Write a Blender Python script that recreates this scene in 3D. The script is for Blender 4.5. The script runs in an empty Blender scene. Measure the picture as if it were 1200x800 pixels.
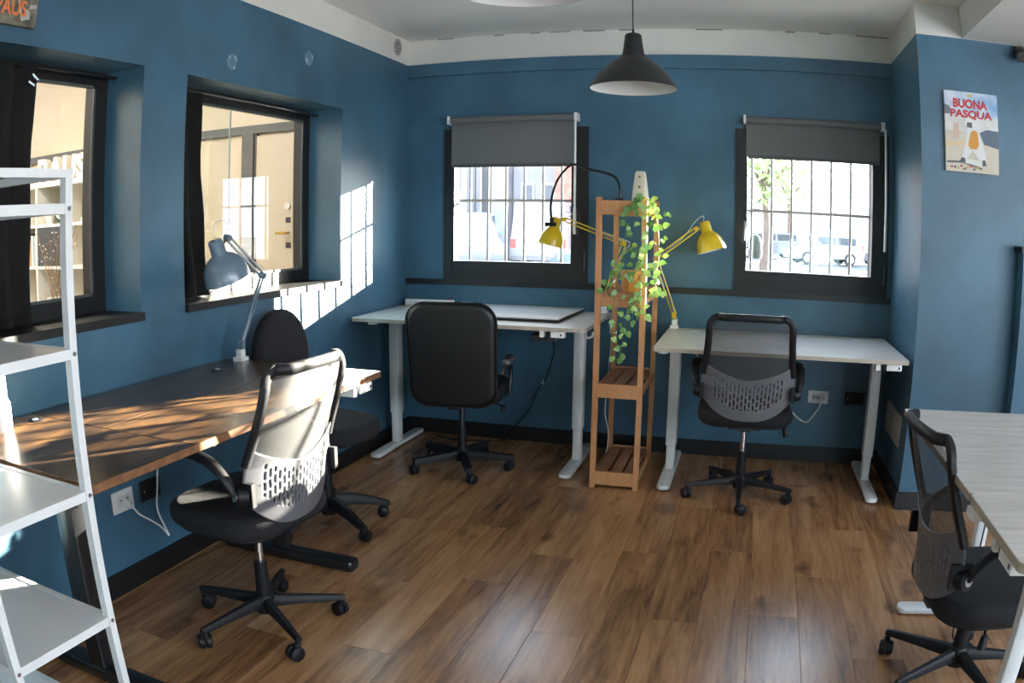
import bpy, bmesh, math, random
from mathutils import Vector, Matrix, Euler
rnd = random.Random(7)
scn = bpy.context.scene
col = scn.collection
R = math.radians

# ------------------------------------------------------------------ camera
cam = bpy.data.cameras.new('camera')
cam_o = bpy.data.objects.new('camera', cam); col.objects.link(cam_o)
YAW, PITCH, ROLL = 0.2972, -0.15, 0.0097
fw = Vector((-math.sin(YAW)*math.cos(PITCH), math.cos(YAW)*math.cos(PITCH), math.sin(PITCH)))
rt = Vector((math.cos(YAW), math.sin(YAW), 0)); up = rt.cross(fw)
rt2 = math.cos(ROLL)*rt + math.sin(ROLL)*up; up2 = -math.sin(ROLL)*rt + math.cos(ROLL)*up
cam_o.matrix_world = Matrix(((rt2.x, up2.x, -fw.x, 2.1984), (rt2.y, up2.y, -fw.y, -4.7859),
                             (rt2.z, up2.z, -fw.z, 1.4009), (0, 0, 0, 1)))
cam.type = 'PANO'                      # the photograph's wide lens bends straight lines
cam.sensor_width = 36; cam.sensor_height = 24; cam.sensor_fit = 'HORIZONTAL'
cy = cam
cy.panorama_type = 'FISHEYE_LENS_POLYNOMIAL'
cy.fisheye_fov = R(170)
K = [0.035798976434686665, 1.0246302689679851e-05, 1.4564503105904759e-06, 4.93012792494569e-08]
cy.fisheye_polynomial_k0 = 0.0
cy.fisheye_polynomial_k1 = -K[0]; cy.fisheye_polynomial_k2 = -K[1]
cy.fisheye_polynomial_k3 = -K[2]; cy.fisheye_polynomial_k4 = -K[3]
cam.clip_start = 0.05; cam.clip_end = 300
scn.camera = cam_o

# ------------------------------------------------------------------ sky, sun, exposure
world = bpy.data.worlds.new('sky'); scn.world = world; world.use_nodes = True
wn = world.node_tree; wn.nodes.clear()
wo = wn.nodes.new('ShaderNodeOutputWorld'); wb = wn.nodes.new('ShaderNodeBackground')
tc = wn.nodes.new('ShaderNodeTexCoord'); sp = wn.nodes.new('ShaderNodeSeparateXYZ'); cr = wn.nodes.new('ShaderNodeValToRGB')
wn.links.new(tc.outputs['Generated'], sp.inputs[0]); wn.links.new(sp.outputs['Z'], cr.inputs[0])
cr.color_ramp.elements[0].position = 0.0; cr.color_ramp.elements[0].color = (0.92, 0.95, 1.0, 1)
cr.color_ramp.elements[1].position = 0.9; cr.color_ramp.elements[1].color = (0.50, 0.68, 1.0, 1)
wn.links.new(cr.outputs[0], wb.inputs[0]); wb.inputs[1].default_value = 5.0
wn.links.new(wb.outputs[0], wo.inputs[0])
sun = bpy.data.lights.new('sun', 'SUN'); sun.energy = 60; sun.angle = R(0.4); sun.color = (1.0, 0.9, 0.76)
sun_o = bpy.data.objects.new('sun', sun); col.objects.link(sun_o)
SUND = Vector((-0.676, -1.0, -0.232)).normalized()
sun_o.rotation_euler = SUND.to_track_quat('-Z', 'Y').to_euler(); sun_o.location = (8, 12, 4)
scn.view_settings.view_transform = 'Standard'; scn.view_settings.look = 'None'
scn.view_settings.gamma = 1; scn.view_settings.use_curve_mapping = False
scn.view_settings.exposure = 1.42
scn.cycles.use_denoising = True
scn.cycles.max_bounces = 10; scn.cycles.diffuse_bounces = 6; scn.cycles.transparent_max_bounces = 12
scn.cycles.sample_clamp_indirect = 8
def portal(loc, rot, sx, sy):
    l = bpy.data.lights.new('daylight_portal', 'AREA'); l.shape = 'RECTANGLE'; l.size = sx; l.size_y = sy
    l.cycles.is_portal = True
    o = bpy.data.objects.new('daylight_portal', l); col.objects.link(o); o.location = loc; o.rotation_euler = rot

# ------------------------------------------------------------------ materials
MATS = {}
def mat(name, c, rough=0.5, metal=0.0, var=0.0, vscale=4.0, stretch=(1,1,1), c2=None, bump=0.0, bscale=60, spec=0.5, detail=4, emit=0.0, rvar=0.0, coat=0.0):
    if name in MATS: return MATS[name]
    m = bpy.data.materials.new(name); m.use_nodes = True
    nt = m.node_tree; b = nt.nodes['Principled BSDF']
    c = tuple(c) + (1,)
    b.inputs['Base Color'].default_value = c; b.inputs['Roughness'].default_value = rough
    b.inputs['Metallic'].default_value = metal; b.inputs['Specular IOR Level'].default_value = spec
    if coat: b.inputs['Coat Weight'].default_value = coat; b.inputs['Coat Roughness'].default_value = 0.15
    geo = nt.nodes.new('ShaderNodeNewGeometry')
    mp = nt.nodes.new('ShaderNodeMapping'); mp.inputs['Scale'].default_value = stretch
    nt.links.new(geo.outputs['Position'], mp.inputs[0])
    n = nt.nodes.new('ShaderNodeTexNoise'); n.inputs['Scale'].default_value = vscale; n.inputs['Detail'].default_value = detail
    nt.links.new(mp.outputs[0], n.inputs['Vector'])
    mx = nt.nodes.new('ShaderNodeMix'); mx.data_type = 'RGBA'
    d = c2 + (1,) if c2 else tuple(max(0, x*(1-var)) for x in c[:3]) + (1,)
    mx.inputs[6].default_value = c; mx.inputs[7].default_value = d
    rp = nt.nodes.new('ShaderNodeMapRange'); rp.inputs[1].default_value = 0.35; rp.inputs[2].default_value = 0.65
    nt.links.new(n.outputs[0], rp.inputs[0]); nt.links.new(rp.outputs[0], mx.inputs[0])
    nt.links.new(mx.outputs[2], b.inputs['Base Color'])
    if rvar:
        rr = nt.nodes.new('ShaderNodeMapRange'); rr.inputs[3].default_value = rough-rvar; rr.inputs[4].default_value = rough+rvar
        nt.links.new(n.outputs[0], rr.inputs[0]); nt.links.new(rr.outputs[0], b.inputs['Roughness'])
    if bump:
        n2 = nt.nodes.new('ShaderNodeTexNoise'); n2.inputs['Scale'].default_value = bscale; n2.inputs['Detail'].default_value = 3
        nt.links.new(mp.outputs[0], n2.inputs['Vector'])
        bp = nt.nodes.new('ShaderNodeBump'); bp.inputs['Strength'].default_value = bump; bp.inputs['Distance'].default_value = 0.01
        nt.links.new(n2.outputs[0], bp.inputs['Height']); nt.links.new(bp.outputs[0], b.inputs['Normal'])
    if emit: b.inputs['Emission Color'].default_value = c; b.inputs['Emission Strength'].default_value = emit
    MATS[name] = m; return m
def wood(name, stops, scale, stretch, rough, per_obj=0.0, knots=0.0, coat=0.0, bump=0.15):
    """streaked timber: noise stretched along the grain, per-piece tone, darker knots"""
    m = bpy.data.materials.new(name); m.use_nodes = True; nt = m.node_tree; b = nt.nodes['Principled BSDF']
    N = nt.nodes.new; L = nt.links.new
    geo = N('ShaderNodeNewGeometry'); oi = N('ShaderNodeObjectInfo')
    add = N('ShaderNodeVectorMath'); add.operation = 'MULTIPLY_ADD'
    comb = N('ShaderNodeCombineXYZ')
    for i in range(3): L(oi.outputs['Random'], comb.inputs[i])
    add.inputs[1].default_value = (17, 29, 13); L(comb.outputs[0], add.inputs[0]); L(geo.outputs['Position'], add.inputs[2])
    mp = N('ShaderNodeMapping'); mp.inputs['Scale'].default_value = stretch; L(add.outputs[0], mp.inputs[0])
    n1 = N('ShaderNodeTexNoise'); n1.inputs['Scale'].default_value = scale; n1.inputs['Detail'].default_value = 6; n1.inputs['Roughness'].default_value = 0.62; n1.inputs['Distortion'].default_value = 0.7
    L(mp.outputs[0], n1.inputs['Vector'])
    n2 = N('ShaderNodeTexNoise'); n2.inputs['Scale'].default_value = scale*6; n2.inputs['Detail'].default_value = 4
    L(mp.outputs[0], n2.inputs['Vector'])
    ma = N('ShaderNodeMath'); ma.operation = 'MULTIPLY_ADD'; ma.inputs[1].default_value = 0.35; L(n2.outputs[0], ma.inputs[0]); L(n1.outputs[0], ma.inputs[2])
    pr = N('ShaderNodeMath'); pr.operation = 'MULTIPLY_ADD'; pr.inputs[1].default_value = per_obj; L(oi.outputs['Random'], pr.inputs[0]); L(ma.outputs[0], pr.inputs[2])
    mr = N('ShaderNodeMapRange'); mr.inputs[1].default_value = 0.44+0.2*per_obj; mr.inputs[2].default_value = 0.92+0.8*per_obj
    L(pr.outputs[0], mr.inputs[0])
    cr = N('ShaderNodeValToRGB'); L(mr.outputs[0], cr.inputs[0])
    e = cr.color_ramp.elements
    while len(e) < len(stops): e.new(0.5)
    for el, (p, c) in zip(e, stops): el.position = p; el.color = tuple(c) + (1,)
    out = cr.outputs[0]
    if knots:
        vo = N('ShaderNodeTexVoronoi'); vo.inputs['Scale'].default_value = knots
        mk = N('ShaderNodeMapping'); mk.inputs['Scale'].default_value = (2.2, 1.0, 1); L(add.outputs[0], mk.inputs[0])
        dn = N('ShaderNodeTexNoise'); dn.inputs['Scale'].default_value = 9; L(add.outputs[0], dn.inputs['Vector'])
        va = N('ShaderNodeVectorMath'); va.operation = 'MULTIPLY_ADD'; va.inputs[1].default_value = (0.25, 0.25, 0.25)
        L(dn.outputs['Color'], va.inputs[0]); L(mk.outputs[0], va.inputs[2]); L(va.outputs[0], vo.inputs['Vector'])
        kr = N('ShaderNodeMapRange'); kr.inputs[1].default_value = 0.03; kr.inputs[2].default_value = 0.30; kr.inputs[3].default_value = 0.8; kr.inputs[4].default_value = 0.0
        L(vo.outputs['Distance'], kr.inputs[0])
        mx = N('ShaderNodeMix'); mx.data_type = 'RGBA'; L(kr.outputs[0], mx.inputs[0]); L(out, mx.inputs[6]); mx.inputs[7].default_value = tuple(stops[0][1]) + (1,)
        out = mx.outputs[2]
    L(out, b.inputs['Base Color']); b.inputs['Roughness'].default_value = rough
    if coat: b.inputs['Coat Weight'].default_value = coat; b.inputs['Coat Roughness'].default_value = 0.2
    if bump:
        bp = N('ShaderNodeBump'); bp.inputs['Strength'].default_value = bump; bp.inputs['Distance'].default_value = 0.004
        L(ma.outputs[0], bp.inputs['Height']); L(bp.outputs[0], b.inputs['Normal'])
    MATS[name] = m; return m
def glassmat(name, tint=(0.97, 0.99, 0.98), refl=1.7):
    m = bpy.data.materials.new(name); m.use_nodes = True; nt = m.node_tree; nt.nodes.clear(); N = nt.nodes.new
    o = N('ShaderNodeOutputMaterial'); t = N('ShaderNodeBsdfTransparent'); t.inputs[0].default_value = tint + (1,)
    g = N('ShaderNodeBsdfGlossy'); g.inputs['Roughness'].default_value = 0.0
    f = N('ShaderNodeFresnel'); f.inputs[0].default_value = 1.5
    mm = N('ShaderNodeMath'); mm.operation = 'MULTIPLY'; mm.inputs[1].default_value = refl
    ge = N('ShaderNodeNewGeometry'); fr = N('ShaderNodeMath'); fr.operation = 'SUBTRACT'; fr.inputs[0].default_value = 1.0; nt.links.new(ge.outputs['Backfacing'], fr.inputs[1])
    fm = N('ShaderNodeMath'); fm.operation = 'MULTIPLY'; nt.links.new(f.outputs[0], fm.inputs[0]); nt.links.new(fr.outputs[0], fm.inputs[1])
    mx = N('ShaderNodeMixShader'); nt.links.new(fm.outputs[0], mm.inputs[0]); nt.links.new(mm.outputs[0], mx.inputs[0])
    nt.links.new(t.outputs[0], mx.inputs[1]); nt.links.new(g.outputs[0], mx.inputs[2]); nt.links.new(mx.outputs[0], o.inputs[0])
    MATS[name] = m; return m
def meshfabric(name, c, open_=0.4):
    m = bpy.data.materials.new(name); m.use_nodes = True; nt = m.node_tree; b = nt.nodes['Principled BSDF']
    b.inputs['Base Color'].default_value = c + (1,); b.inputs['Roughness'].default_value = 0.7
    o = nt.nodes['Material Output']; t = nt.nodes.new('ShaderNodeBsdfTransparent'); mx = nt.nodes.new('ShaderNodeMixShader')
    geo = nt.nodes.new('ShaderNodeTexCoord'); v = nt.nodes.new('ShaderNodeTexVoronoi'); v.inputs['Scale'].default_value = 520
    nt.links.new(geo.outputs['Object'], v.inputs['Vector'])
    mr = nt.nodes.new('ShaderNodeMapRange'); mr.inputs[1].default_value = 0.2; mr.inputs[2].default_value = 0.7
    mr.inputs[3].default_value = min(1, open_+0.12); mr.inputs[4].default_value = max(0, open_-0.12)
    nt.links.new(v.outputs['Distance'], mr.inputs[0]); nt.links.new(mr.outputs[0], mx.inputs[0])
    nt.links.new(b.outputs[0], mx.inputs[1]); nt.links.new(t.outputs[0], mx.inputs[2]); nt.links.new(mx.outputs[0], o.inputs[0])
    MATS[name] = m; return m

BLUE = mat('blue_wall_paint', (0.054, 0.140, 0.212), 0.42, var=0.36, vscale=2.0, bump=0.2, bscale=14, detail=7)
WHITEW = mat('white_wall_paint', (0.66, 0.635, 0.585), 0.75, var=0.08, vscale=2.5, bump=0.1, bscale=20)
CEIL = mat('ceiling_paint', (0.74, 0.72, 0.68), 0.8, var=0.08, vscale=1.2, bump=0.08, bscale=15)
BLACKT = mat('black_trim_paint', (0.007, 0.007, 0.0075), 0.45, var=0.3, vscale=20)
FRAME = mat('black_window_frame', (0.006, 0.006, 0.0065), 0.5, var=0.3, vscale=14)
BLKP = mat('black_plastic', (0.010, 0.010, 0.012), 0.5, var=0.25, vscale=30, spec=0.3)
BLKM = mat('black_metal', (0.011, 0.012, 0.014), 0.32, metal=0.0, var=0.2, vscale=30, spec=0.6)
BLKF = mat('black_seat_fabric', (0.010, 0.010, 0.012), 0.9, var=0.3, vscale=90, bump=0.25, bscale=300)
VINYL = mat('black_vinyl', (0.010, 0.010, 0.011), 0.45, var=0.25, vscale=40, bump=0.1, bscale=120)
CURT = mat('black_curtain_cloth', (0.005, 0.005, 0.0055), 0.95, var=0.3, vscale=60)
SHELL = mat('grey_back_shell', (0.125, 0.125, 0.135), 0.30, var=0.12, vscale=12)
MESH = meshfabric('grey_back_mesh', (0.05, 0.05, 0.05), 0.36)
CHROME = mat('chrome_gas_lift', (0.75, 0.75, 0.76), 0.18, metal=1.0)
STEEL = mat('brushed_steel', (0.55, 0.55, 0.56), 0.3, metal=1.0)
WHITEM = mat('white_lacquered_steel', (0.72, 0.73, 0.72), 0.35, var=0.05, vscale=10)
WHITEP = mat('white_plastic', (0.74, 0.74, 0.72), 0.4, var=0.05, vscale=10)
SHELFW = mat('white_shelf_board', (0.70, 0.71, 0.72), 0.3, var=0.05, vscale=5)
DTOP = wood('pale_desk_laminate', [(0, (0.42, 0.385, 0.345)), (0.5, (0.56, 0.525, 0.48)), (1, (0.66, 0.63, 0.59))], 3, (1.2, 9, 1), 0.3, bump=0.02)
DEDGE = mat('desk_edge_band', (0.42, 0.36, 0.28), 0.4, var=0.1, vscale=20)
DTOP3 = wood('pale_desk_laminate_lengthways', [(0, (0.42, 0.385, 0.345)), (0.5, (0.56, 0.525, 0.48)), (1, (0.66, 0.63, 0.59))], 3, (9, 1.2, 1), 0.3, bump=0.02)
RUST = wood('rustic_brown_board', [(0, (0.008, 0.006, 0.005)), (0.4, (0.05, 0.028, 0.015)), (0.7, (0.13, 0.066, 0.026)), (1, (0.24, 0.12, 0.045))], 2.4, (5.5, 0.9, 1), 0.24, per_obj=0.1, bump=0.05)
RUSTE = mat('rustic_edge_band', (0.22, 0.10, 0.045), 0.45, var=0.35, vscale=30)
PLANK = wood('walnut_laminate_plank', [(0, (0.085, 0.038, 0.017)), (0.25, (0.24, 0.116, 0.050)), (0.6, (0.40, 0.205, 0.092)), (1, (0.54, 0.31, 0.15))], 2.3, (6.5, 0.55, 1), 0.27, per_obj=0.22, knots=2.2, bump=0.06)
SUBF = mat('dark_subfloor', (0.07, 0.04, 0.022), 0.8)
PINE = wood('oiled_pine', [(0, (0.30, 0.125, 0.048)), (0.5, (0.48, 0.225, 0.095)), (1, (0.60, 0.31, 0.145))], 4, (2, 2, 0.5), 0.45, per_obj=0.2, bump=0.04)
PINEY = wood('oiled_pine_slat', [(0, (0.16, 0.075, 0.036)), (0.5, (0.30, 0.14, 0.065)), (1, (0.42, 0.21, 0.10))], 4, (5, 0.6, 2), 0.5, per_obj=0.2, bump=0.04)
YEL = mat('yellow_lacquer', (0.66, 0.44, 0.012), 0.3, var=0.08, vscale=15, coat=0.3)
GREYB = mat('blue_grey_lacquer', (0.13, 0.19, 0.25), 0.28, var=0.08, vscale=15, coat=0.4)
GLASS = glassmat('window_glass')
BLIND = mat('grey_blind_fabric', (0.135, 0.138, 0.138), 0.85, var=0.08, vscale=60, bump=0.1, bscale=200)
LAMPK = mat('charcoal_lamp_metal', (0.018, 0.020, 0.022), 0.38, var=0.15, vscale=10)
LAMPI = mat('white_lamp_inside', (0.68, 0.66, 0.64), 0.5, var=0.05)
LEAF = mat('variegated_sunlit_leaf', (0.24, 0.44, 0.06), 0.38, c2=(0.50, 0.62, 0.26), vscale=40)
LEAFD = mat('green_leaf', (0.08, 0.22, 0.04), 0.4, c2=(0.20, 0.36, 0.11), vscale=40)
STEM = mat('green_stem', (0.10, 0.2, 0.04), 0.6)
TERRA = mat('ochre_ceramic', (0.60, 0.26, 0.06), 0.35, var=0.2, vscale=10)
SOIL = mat('soil', (0.03, 0.02, 0.013), 0.95, var=0.4, vscale=60)
CREAM = mat('cream_ceramic', (0.62, 0.57, 0.48), 0.5, var=0.06)
BEIGE = mat('beige_partition_paint', (0.58, 0.48, 0.35), 0.6, var=0.06, vscale=2)
DTRIM = mat('dark_grey_trim', (0.10, 0.095, 0.085), 0.55, var=0.2, vscale=10)

# ------------------------------------------------------------------ mesh helpers
class MB:
    def __init__(s): s.v = []; s.f = []; s.mi = []
    def add(s, vs, fs, mi=0):
        o = len(s.v); s.v += [tuple(v) for v in vs]; s.f += [tuple(i+o for i in f) for f in fs]; s.mi += [mi]*len(fs); return s
    def box(s, x0, x1, y0, y1, z0, z1, mi=0, M=None):
        x0, x1 = sorted((x0, x1)); y0, y1 = sorted((y0, y1)); z0, z1 = sorted((z0, z1))
        vs = [Vector((x, y, z)) for z in (z0, z1) for y in (y0, y1) for x in (x0, x1)]
        if M is not None: vs = [M @ v for v in vs]
        return s.add(vs, [(0,2,3,1), (4,5,7,6), (0,1,5,4), (2,6,7,3), (0,4,6,2), (1,3,7,5)], mi)
    def bar(s, a, b, w, h, upv=(0,0,1), mi=0):
        a, b = Vector(a), Vector(b); d = (b-a).normalized(); u = Vector(upv)
        sx = d.cross(u)
        if sx.length < 1e-4: sx = d.cross(Vector((1,0,0)))
        sx.normalize(); sz = sx.cross(d)
        vs = [p + sx*i*w/2 + sz*j*h/2 for p in (a, b) for j in (-1, 1) for i in (-1, 1)]
        return s.add(vs, [(0,1,3,2), (4,6,7,5), (0,4,5,1), (2,3,7,6), (0,2,6,4), (1,5,7,3)], mi)
    def tube(s, pts, r, n=8, mi=0, caps=True):
        pts = [Vector(p) for p in pts]; k = len(pts); rs = r if isinstance(r, (list, tuple)) else [r]*k
        vs = []; prev = None
        for i, p in enumerate(pts):
            d = (pts[min(i+1, k-1)] - pts[max(i-1, 0)]).normalized()
            if prev is None:
                a = d.orthogonal().normalized()
            else:
                a = prev - d*prev.dot(d); a.normalize()
            prev = a; b = d.cross(a)
            for j in range(n):
                t = 2*math.pi*j/n; vs.append(p + (a*math.cos(t) + b*math.sin(t))*rs[i])
        fs = [(i*n+j, i*n+(j+1) % n, (i+1)*n+(j+1) % n, (i+1)*n+j) for i in range(k-1) for j in range(n)]
        if caps: fs += [tuple(range(n-1, -1, -1)), tuple((k-1)*n+j for j in range(n))]
        return s.add(vs, fs, mi)
    def cyl(s, a, b, r0, r1=None, n=16, mi=0): return s.tube([a, b], [r0, r0 if r1 is None else r1], n, mi)
    def lathe(s, prof, c=(0,0,0), axis=(0,0,1), n=24, mi=0, caps=False):
        ax = Vector(axis).normalized(); a = ax.orthogonal().normalized(); b = ax.cross(a); c = Vector(c); vs = []
        for r, h in prof:
            for j in range(n):
                t = 2*math.pi*j/n; vs.append(c + ax*h + (a*math.cos(t) + b*math.sin(t))*r)
        k = len(prof)
        fs = [(i*n+j, i*n+(j+1) % n, (i+1)*n+(j+1) % n, (i+1)*n+j) for i in range(k-1) for j in range(n)]
        if caps: fs += [tuple(range(n-1, -1, -1)), tuple((k-1)*n+j for j in range(n))]
        return s.add(vs, fs, mi)
    def rings(s, rings, mi=0, cap=True):
        n = len(rings[0]); vs = [v for r in rings for v in r]; k = len(rings)
        fs = [(i*n+j, i*n+(j+1) % n, (i+1)*n+(j+1) % n, (i+1)*n+j) for i in range(k-1) for j in range(n)]
        if cap: fs += [tuple(range(n-1, -1, -1)), tuple((k-1)*n+j for j in range(n))]
        return s.add(vs, fs, mi)
    def slab(s, outline, z0, z1, r=0.003, steps=1, M=None, mi=0):
        """flat solid of a 2-D outline with rounded rims"""
        def inset(d):
            n = len(outline); out = []
            for i in range(n):
                p = Vector(outline[i]); a = Vector(outline[i-1]); b = Vector(outline[(i+1) % n])
                t = (b-a); t.normalize(); out.append(p + Vector((-t.y, t.x))*d)
            return out
        rr = []
        for i in range(steps+1):
            t = math.pi/2*i/steps; rr.append((r*(1-math.sin(t)), z0 + r*(1-math.cos(t))))
        for i in range(steps+1):
            t = math.pi/2*i/steps; rr.append((r*(1-math.cos(t)), z1 - r*(1-math.sin(t))))
        rings = []
        for d, z in rr:
            ring = [Vector((p.x, p.y, z)) for p in inset(d)]
            if M is not None: ring = [M @ v for v in ring]
            rings.append(ring)
        return s.rings(rings, mi)
    def build(s, name, m, parent=None, smooth=40):
        me = bpy.data.meshes.new(name); me.from_pydata(s.v, [], s.f)
        ms = m if isinstance(m, (list, tuple)) else [m]
        for q in ms: me.materials.append(q)
        if len(ms) > 1:
            for p, i in zip(me.polygons, s.mi): p.material_index = i
        bm = bmesh.new(); bm.from_mesh(me); bmesh.ops.recalc_face_normals(bm, faces=bm.faces); bm.to_mesh(me); bm.free()
        if smooth: me.shade_smooth(); me.set_sharp_from_angle(angle=R(smooth))
        return link(name, me, parent)
def link(name, me, parent=None):
    o = bpy.data.objects.new(name, me); col.objects.link(o)
    if parent is not None:
        o.parent = parent; o.matrix_parent_inverse = PINV.get(parent.name, Matrix())
    return o
PINV = {}     # parts modelled in room coordinates keep them: inverse of the thing's own placement
def tag(o, label=None, cat=None, group=None, kind=None):
    if label: o['label'] = label
    if cat: o['category'] = cat
    if group: o['group'] = group
    if kind: o['kind'] = kind
    return o
def thing(name, label, cat, loc=(0,0,0), rz=0.0, group=None, world_parts=False, kind=None):
    o = bpy.data.objects.new(name, None); col.objects.link(o); o.empty_display_size = 0.1
    o.location = loc; o.rotation_euler = (0, 0, rz)
    if world_parts: PINV[o.name] = (Matrix.Translation(loc) @ Matrix.Rotation(rz, 4, 'Z')).inverted()
    return tag(o, label, cat, group, kind)
def part_of(o):      # a part whose own sub-parts sit in the same coordinates
    PINV[o.name] = Matrix(); return o
def rrect(w, h, r, n=5, cx=0, cy=0):
    pts = []
    for sx, sy, a0 in ((1,1,0), (-1,1,90), (-1,-1,180), (1,-1,270)):
        for i in range(n+1):
            a = R(a0 + 90*i/n); pts.append((cx + sx*(w/2-r) + r*math.cos(a), cy + sy*(h/2-r) + r*math.sin(a)))
    return pts
def bez(p, n=24):      # smooth curve through points (Catmull-Rom)
    p = [Vector(q) for q in p]; out = []
    for i in range(len(p)-1):
        a, b, c, d = p[max(i-1,0)], p[i], p[i+1], p[min(i+2, len(p)-1)]
        for j in range(n):
            t = j/n; out.append(0.5*((2*b) + (c-a)*t + (2*a-5*b+4*c-d)*t*t + (3*b-a-3*c+d)*t**3))
    return out + [p[-1]]
def textmesh(name, body, size, m, parent, M, depth=0.0, bold=0.0, fit=None):
    cu = bpy.data.curves.new(name, 'FONT'); cu.body = body; cu.size = size; cu.extrude = depth; cu.offset = bold
    cu.resolution_u = 3
    t = bpy.data.objects.new(name, cu); col.objects.link(t)
    me = bpy.data.meshes.new_from_object(t); bpy.data.objects.remove(t); bpy.data.curves.remove(cu)
    if fit:      # stretch the lettering to a printed width and height
        xs_ = [v.co.x for v in me.vertices]; ys_ = [v.co.y for v in me.vertices]
        me.transform(Matrix.Diagonal((fit[0]/(max(xs_)-min(xs_)), fit[1]/(max(ys_)-min(ys_)), 1, 1)) @ Matrix.Translation((-min(xs_), -min(ys_), 0)))
    me.transform(M); me.materials.clear(); me.materials.append(m)
    return link(name, me, parent)

# ================================================================== THE SETTING
XR, YP, ZP, ZC = 3.10, -0.82, 2.458, 2.631       # pillar side, pillar front, paint line, ceiling
XE, YE = 5.6, -7.2                                # far right and front walls of the room
def struct(name, mb, m, parent=None, smooth=0):
    o = mb.build(name, m, parent, smooth)
    if parent is None: tag(o, kind='structure')
    return o
def wall_x(name, x0, x1, ya, yb, holes, m, z0=0.0, z1=ZC, zs=None):
    """wall running along y between ya<yb with rectangular holes (y0,y1,z0,z1); thickness x0..x1"""
    mb = MB(); ys = sorted({ya, yb} | {h for q in holes for h in q[:2]}); zz = sorted({z0, z1} | {h for q in holes for h in q[2:]} | ({zs} if zs else set()))
    for i in range(len(ys)-1):
        for j in range(len(zz)-1):
            cy_, cz_ = (ys[i]+ys[i+1])/2, (zz[j]+zz[j+1])/2
            if any(q[0] < cy_ < q[1] and q[2] < cz_ < q[3] for q in holes): continue
            mb.box(x0, x1, ys[i], ys[i+1], zz[j], zz[j+1], 1 if zs and cz_ > zs else 0)
    return struct(name, mb, m)
def wall_y(name, y0, y1, xa, xb, holes, m, z0=0.0, z1=ZC, zs=None):
    mb = MB(); xs = sorted({xa, xb} | {h for q in holes for h in q[:2]}); zz = sorted({z0, z1} | {h for q in holes for h in q[2:]} | ({zs} if zs else set()))
    for i in range(len(xs)-1):
        for j in range(len(zz)-1):
            cx_, cz_ = (xs[i]+xs[i+1])/2, (zz[j]+zz[j+1])/2
            if any(q[0] < cx_ < q[1] and q[2] < cz_ < q[3] for q in holes): continue
            mb.box(xs[i], xs[i+1], y0, y1, zz[j], zz[j+1], 1 if zs and cz_ > zs else 0)
    return struct(name, mb, m)
# window openings
W1 = (-3.90, -2.53, 1.075, 2.05); W2 = (-2.256, -0.896, 1.075, 2.05)     # in the left wall
W3 = (0.30, 1.185, 1.06, 1.975); W4 = (2.15, 3.04, 1.06, 1.975)           # in the back wall
wall_x('wall_left', -0.30, 0.0, YE, 0.0, [W1, W2], [BLUE, WHITEW], zs=ZP)
wall_y('wall_back', 0.0, 0.14, -0.30, XR, [W3, W4], [BLUE, WHITEW], zs=ZP)
wall_y('wall_pillar', YP, 0.14, XR, XE, [], [BLUE, WHITEW], zs=ZP)
wall_x('wall_right', XE, XE+0.25, YE, YP, [(-4.3, -2.5, 0.85, 2.3), (-6.9, -4.7, 0.85, 2.3)], [BLUE, WHITEW], zs=ZP)
wall_y('wall_front', YE-0.25, YE, -0.3, XE+0.25, [(4.3, 5.2, 0.9, 2.1)], [BLUE, WHITEW], zs=ZP)
struct('ceiling', MB().box(-0.3, XE+0.25, YE-0.25, 0.14, ZC, ZC+0.12), CEIL)
struct('trim_1', MB().box(3.36, XE, YE, YP, ZP+0.002, ZC), CEIL)                              # ceiling beam over the right side
for nm, y0, y1 in (('trim_2', -0.025, 0.0),):
    struct(nm, MB().box(0.0, XR, y0, y1, 2.372, ZP), BLUE)                                     # shallow boxed band under the paint line
struct('trim_3', MB().box(0.0, XR, -0.022, 0.0, 0.995, 1.032), BLACKT)                         # dark rail under the back windows
struct('baseboard_back', MB().box(0.0, XR, -0.014, 0.0, 0.0, 0.095), BLACKT)
struct('baseboard_left', MB().box(0.0, 0.014, YE, -0.014, 0.0, 0.095), BLACKT)
struct('baseboard_pillar', MB().box(XR-0.014, XR, YP-0.014, -0.014, 0.0, 0.095).box(XR, XE, YP-0.014, YP, 0.0, 0.095), BLACKT)
# crumbling paint joint along ceiling
jm = MB(); x = 0.2
while x < 3.0:
    l = rnd.uniform(0.05, 0.25); jm.box(x, x+l, -0.004, 0.0, ZC-0.006-rnd.uniform(0, 0.004), ZC-0.001); x += l + rnd.uniform(0.05, 0.4)
struct('trim_4', jm, mat('cracked_joint', (0.22, 0.20, 0.17), 0.9))
portal((0.74, 0.12, 1.5), (R(-90), 0, 0), 0.9, 0.95); portal((2.6, 0.12, 1.5), (R(-90), 0, 0), 0.9, 0.95)
portal((XE+0.1, -3.4, 1.575), (0, R(90), 0), 1.45, 1.8); portal((XE+0.1, -5.8, 1.575), (0, R(90), 0), 1.45, 2.2)
portal((4.75, YE-0.1, 1.5), (R(90), 0, 0), 0.9, 1.2)

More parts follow.
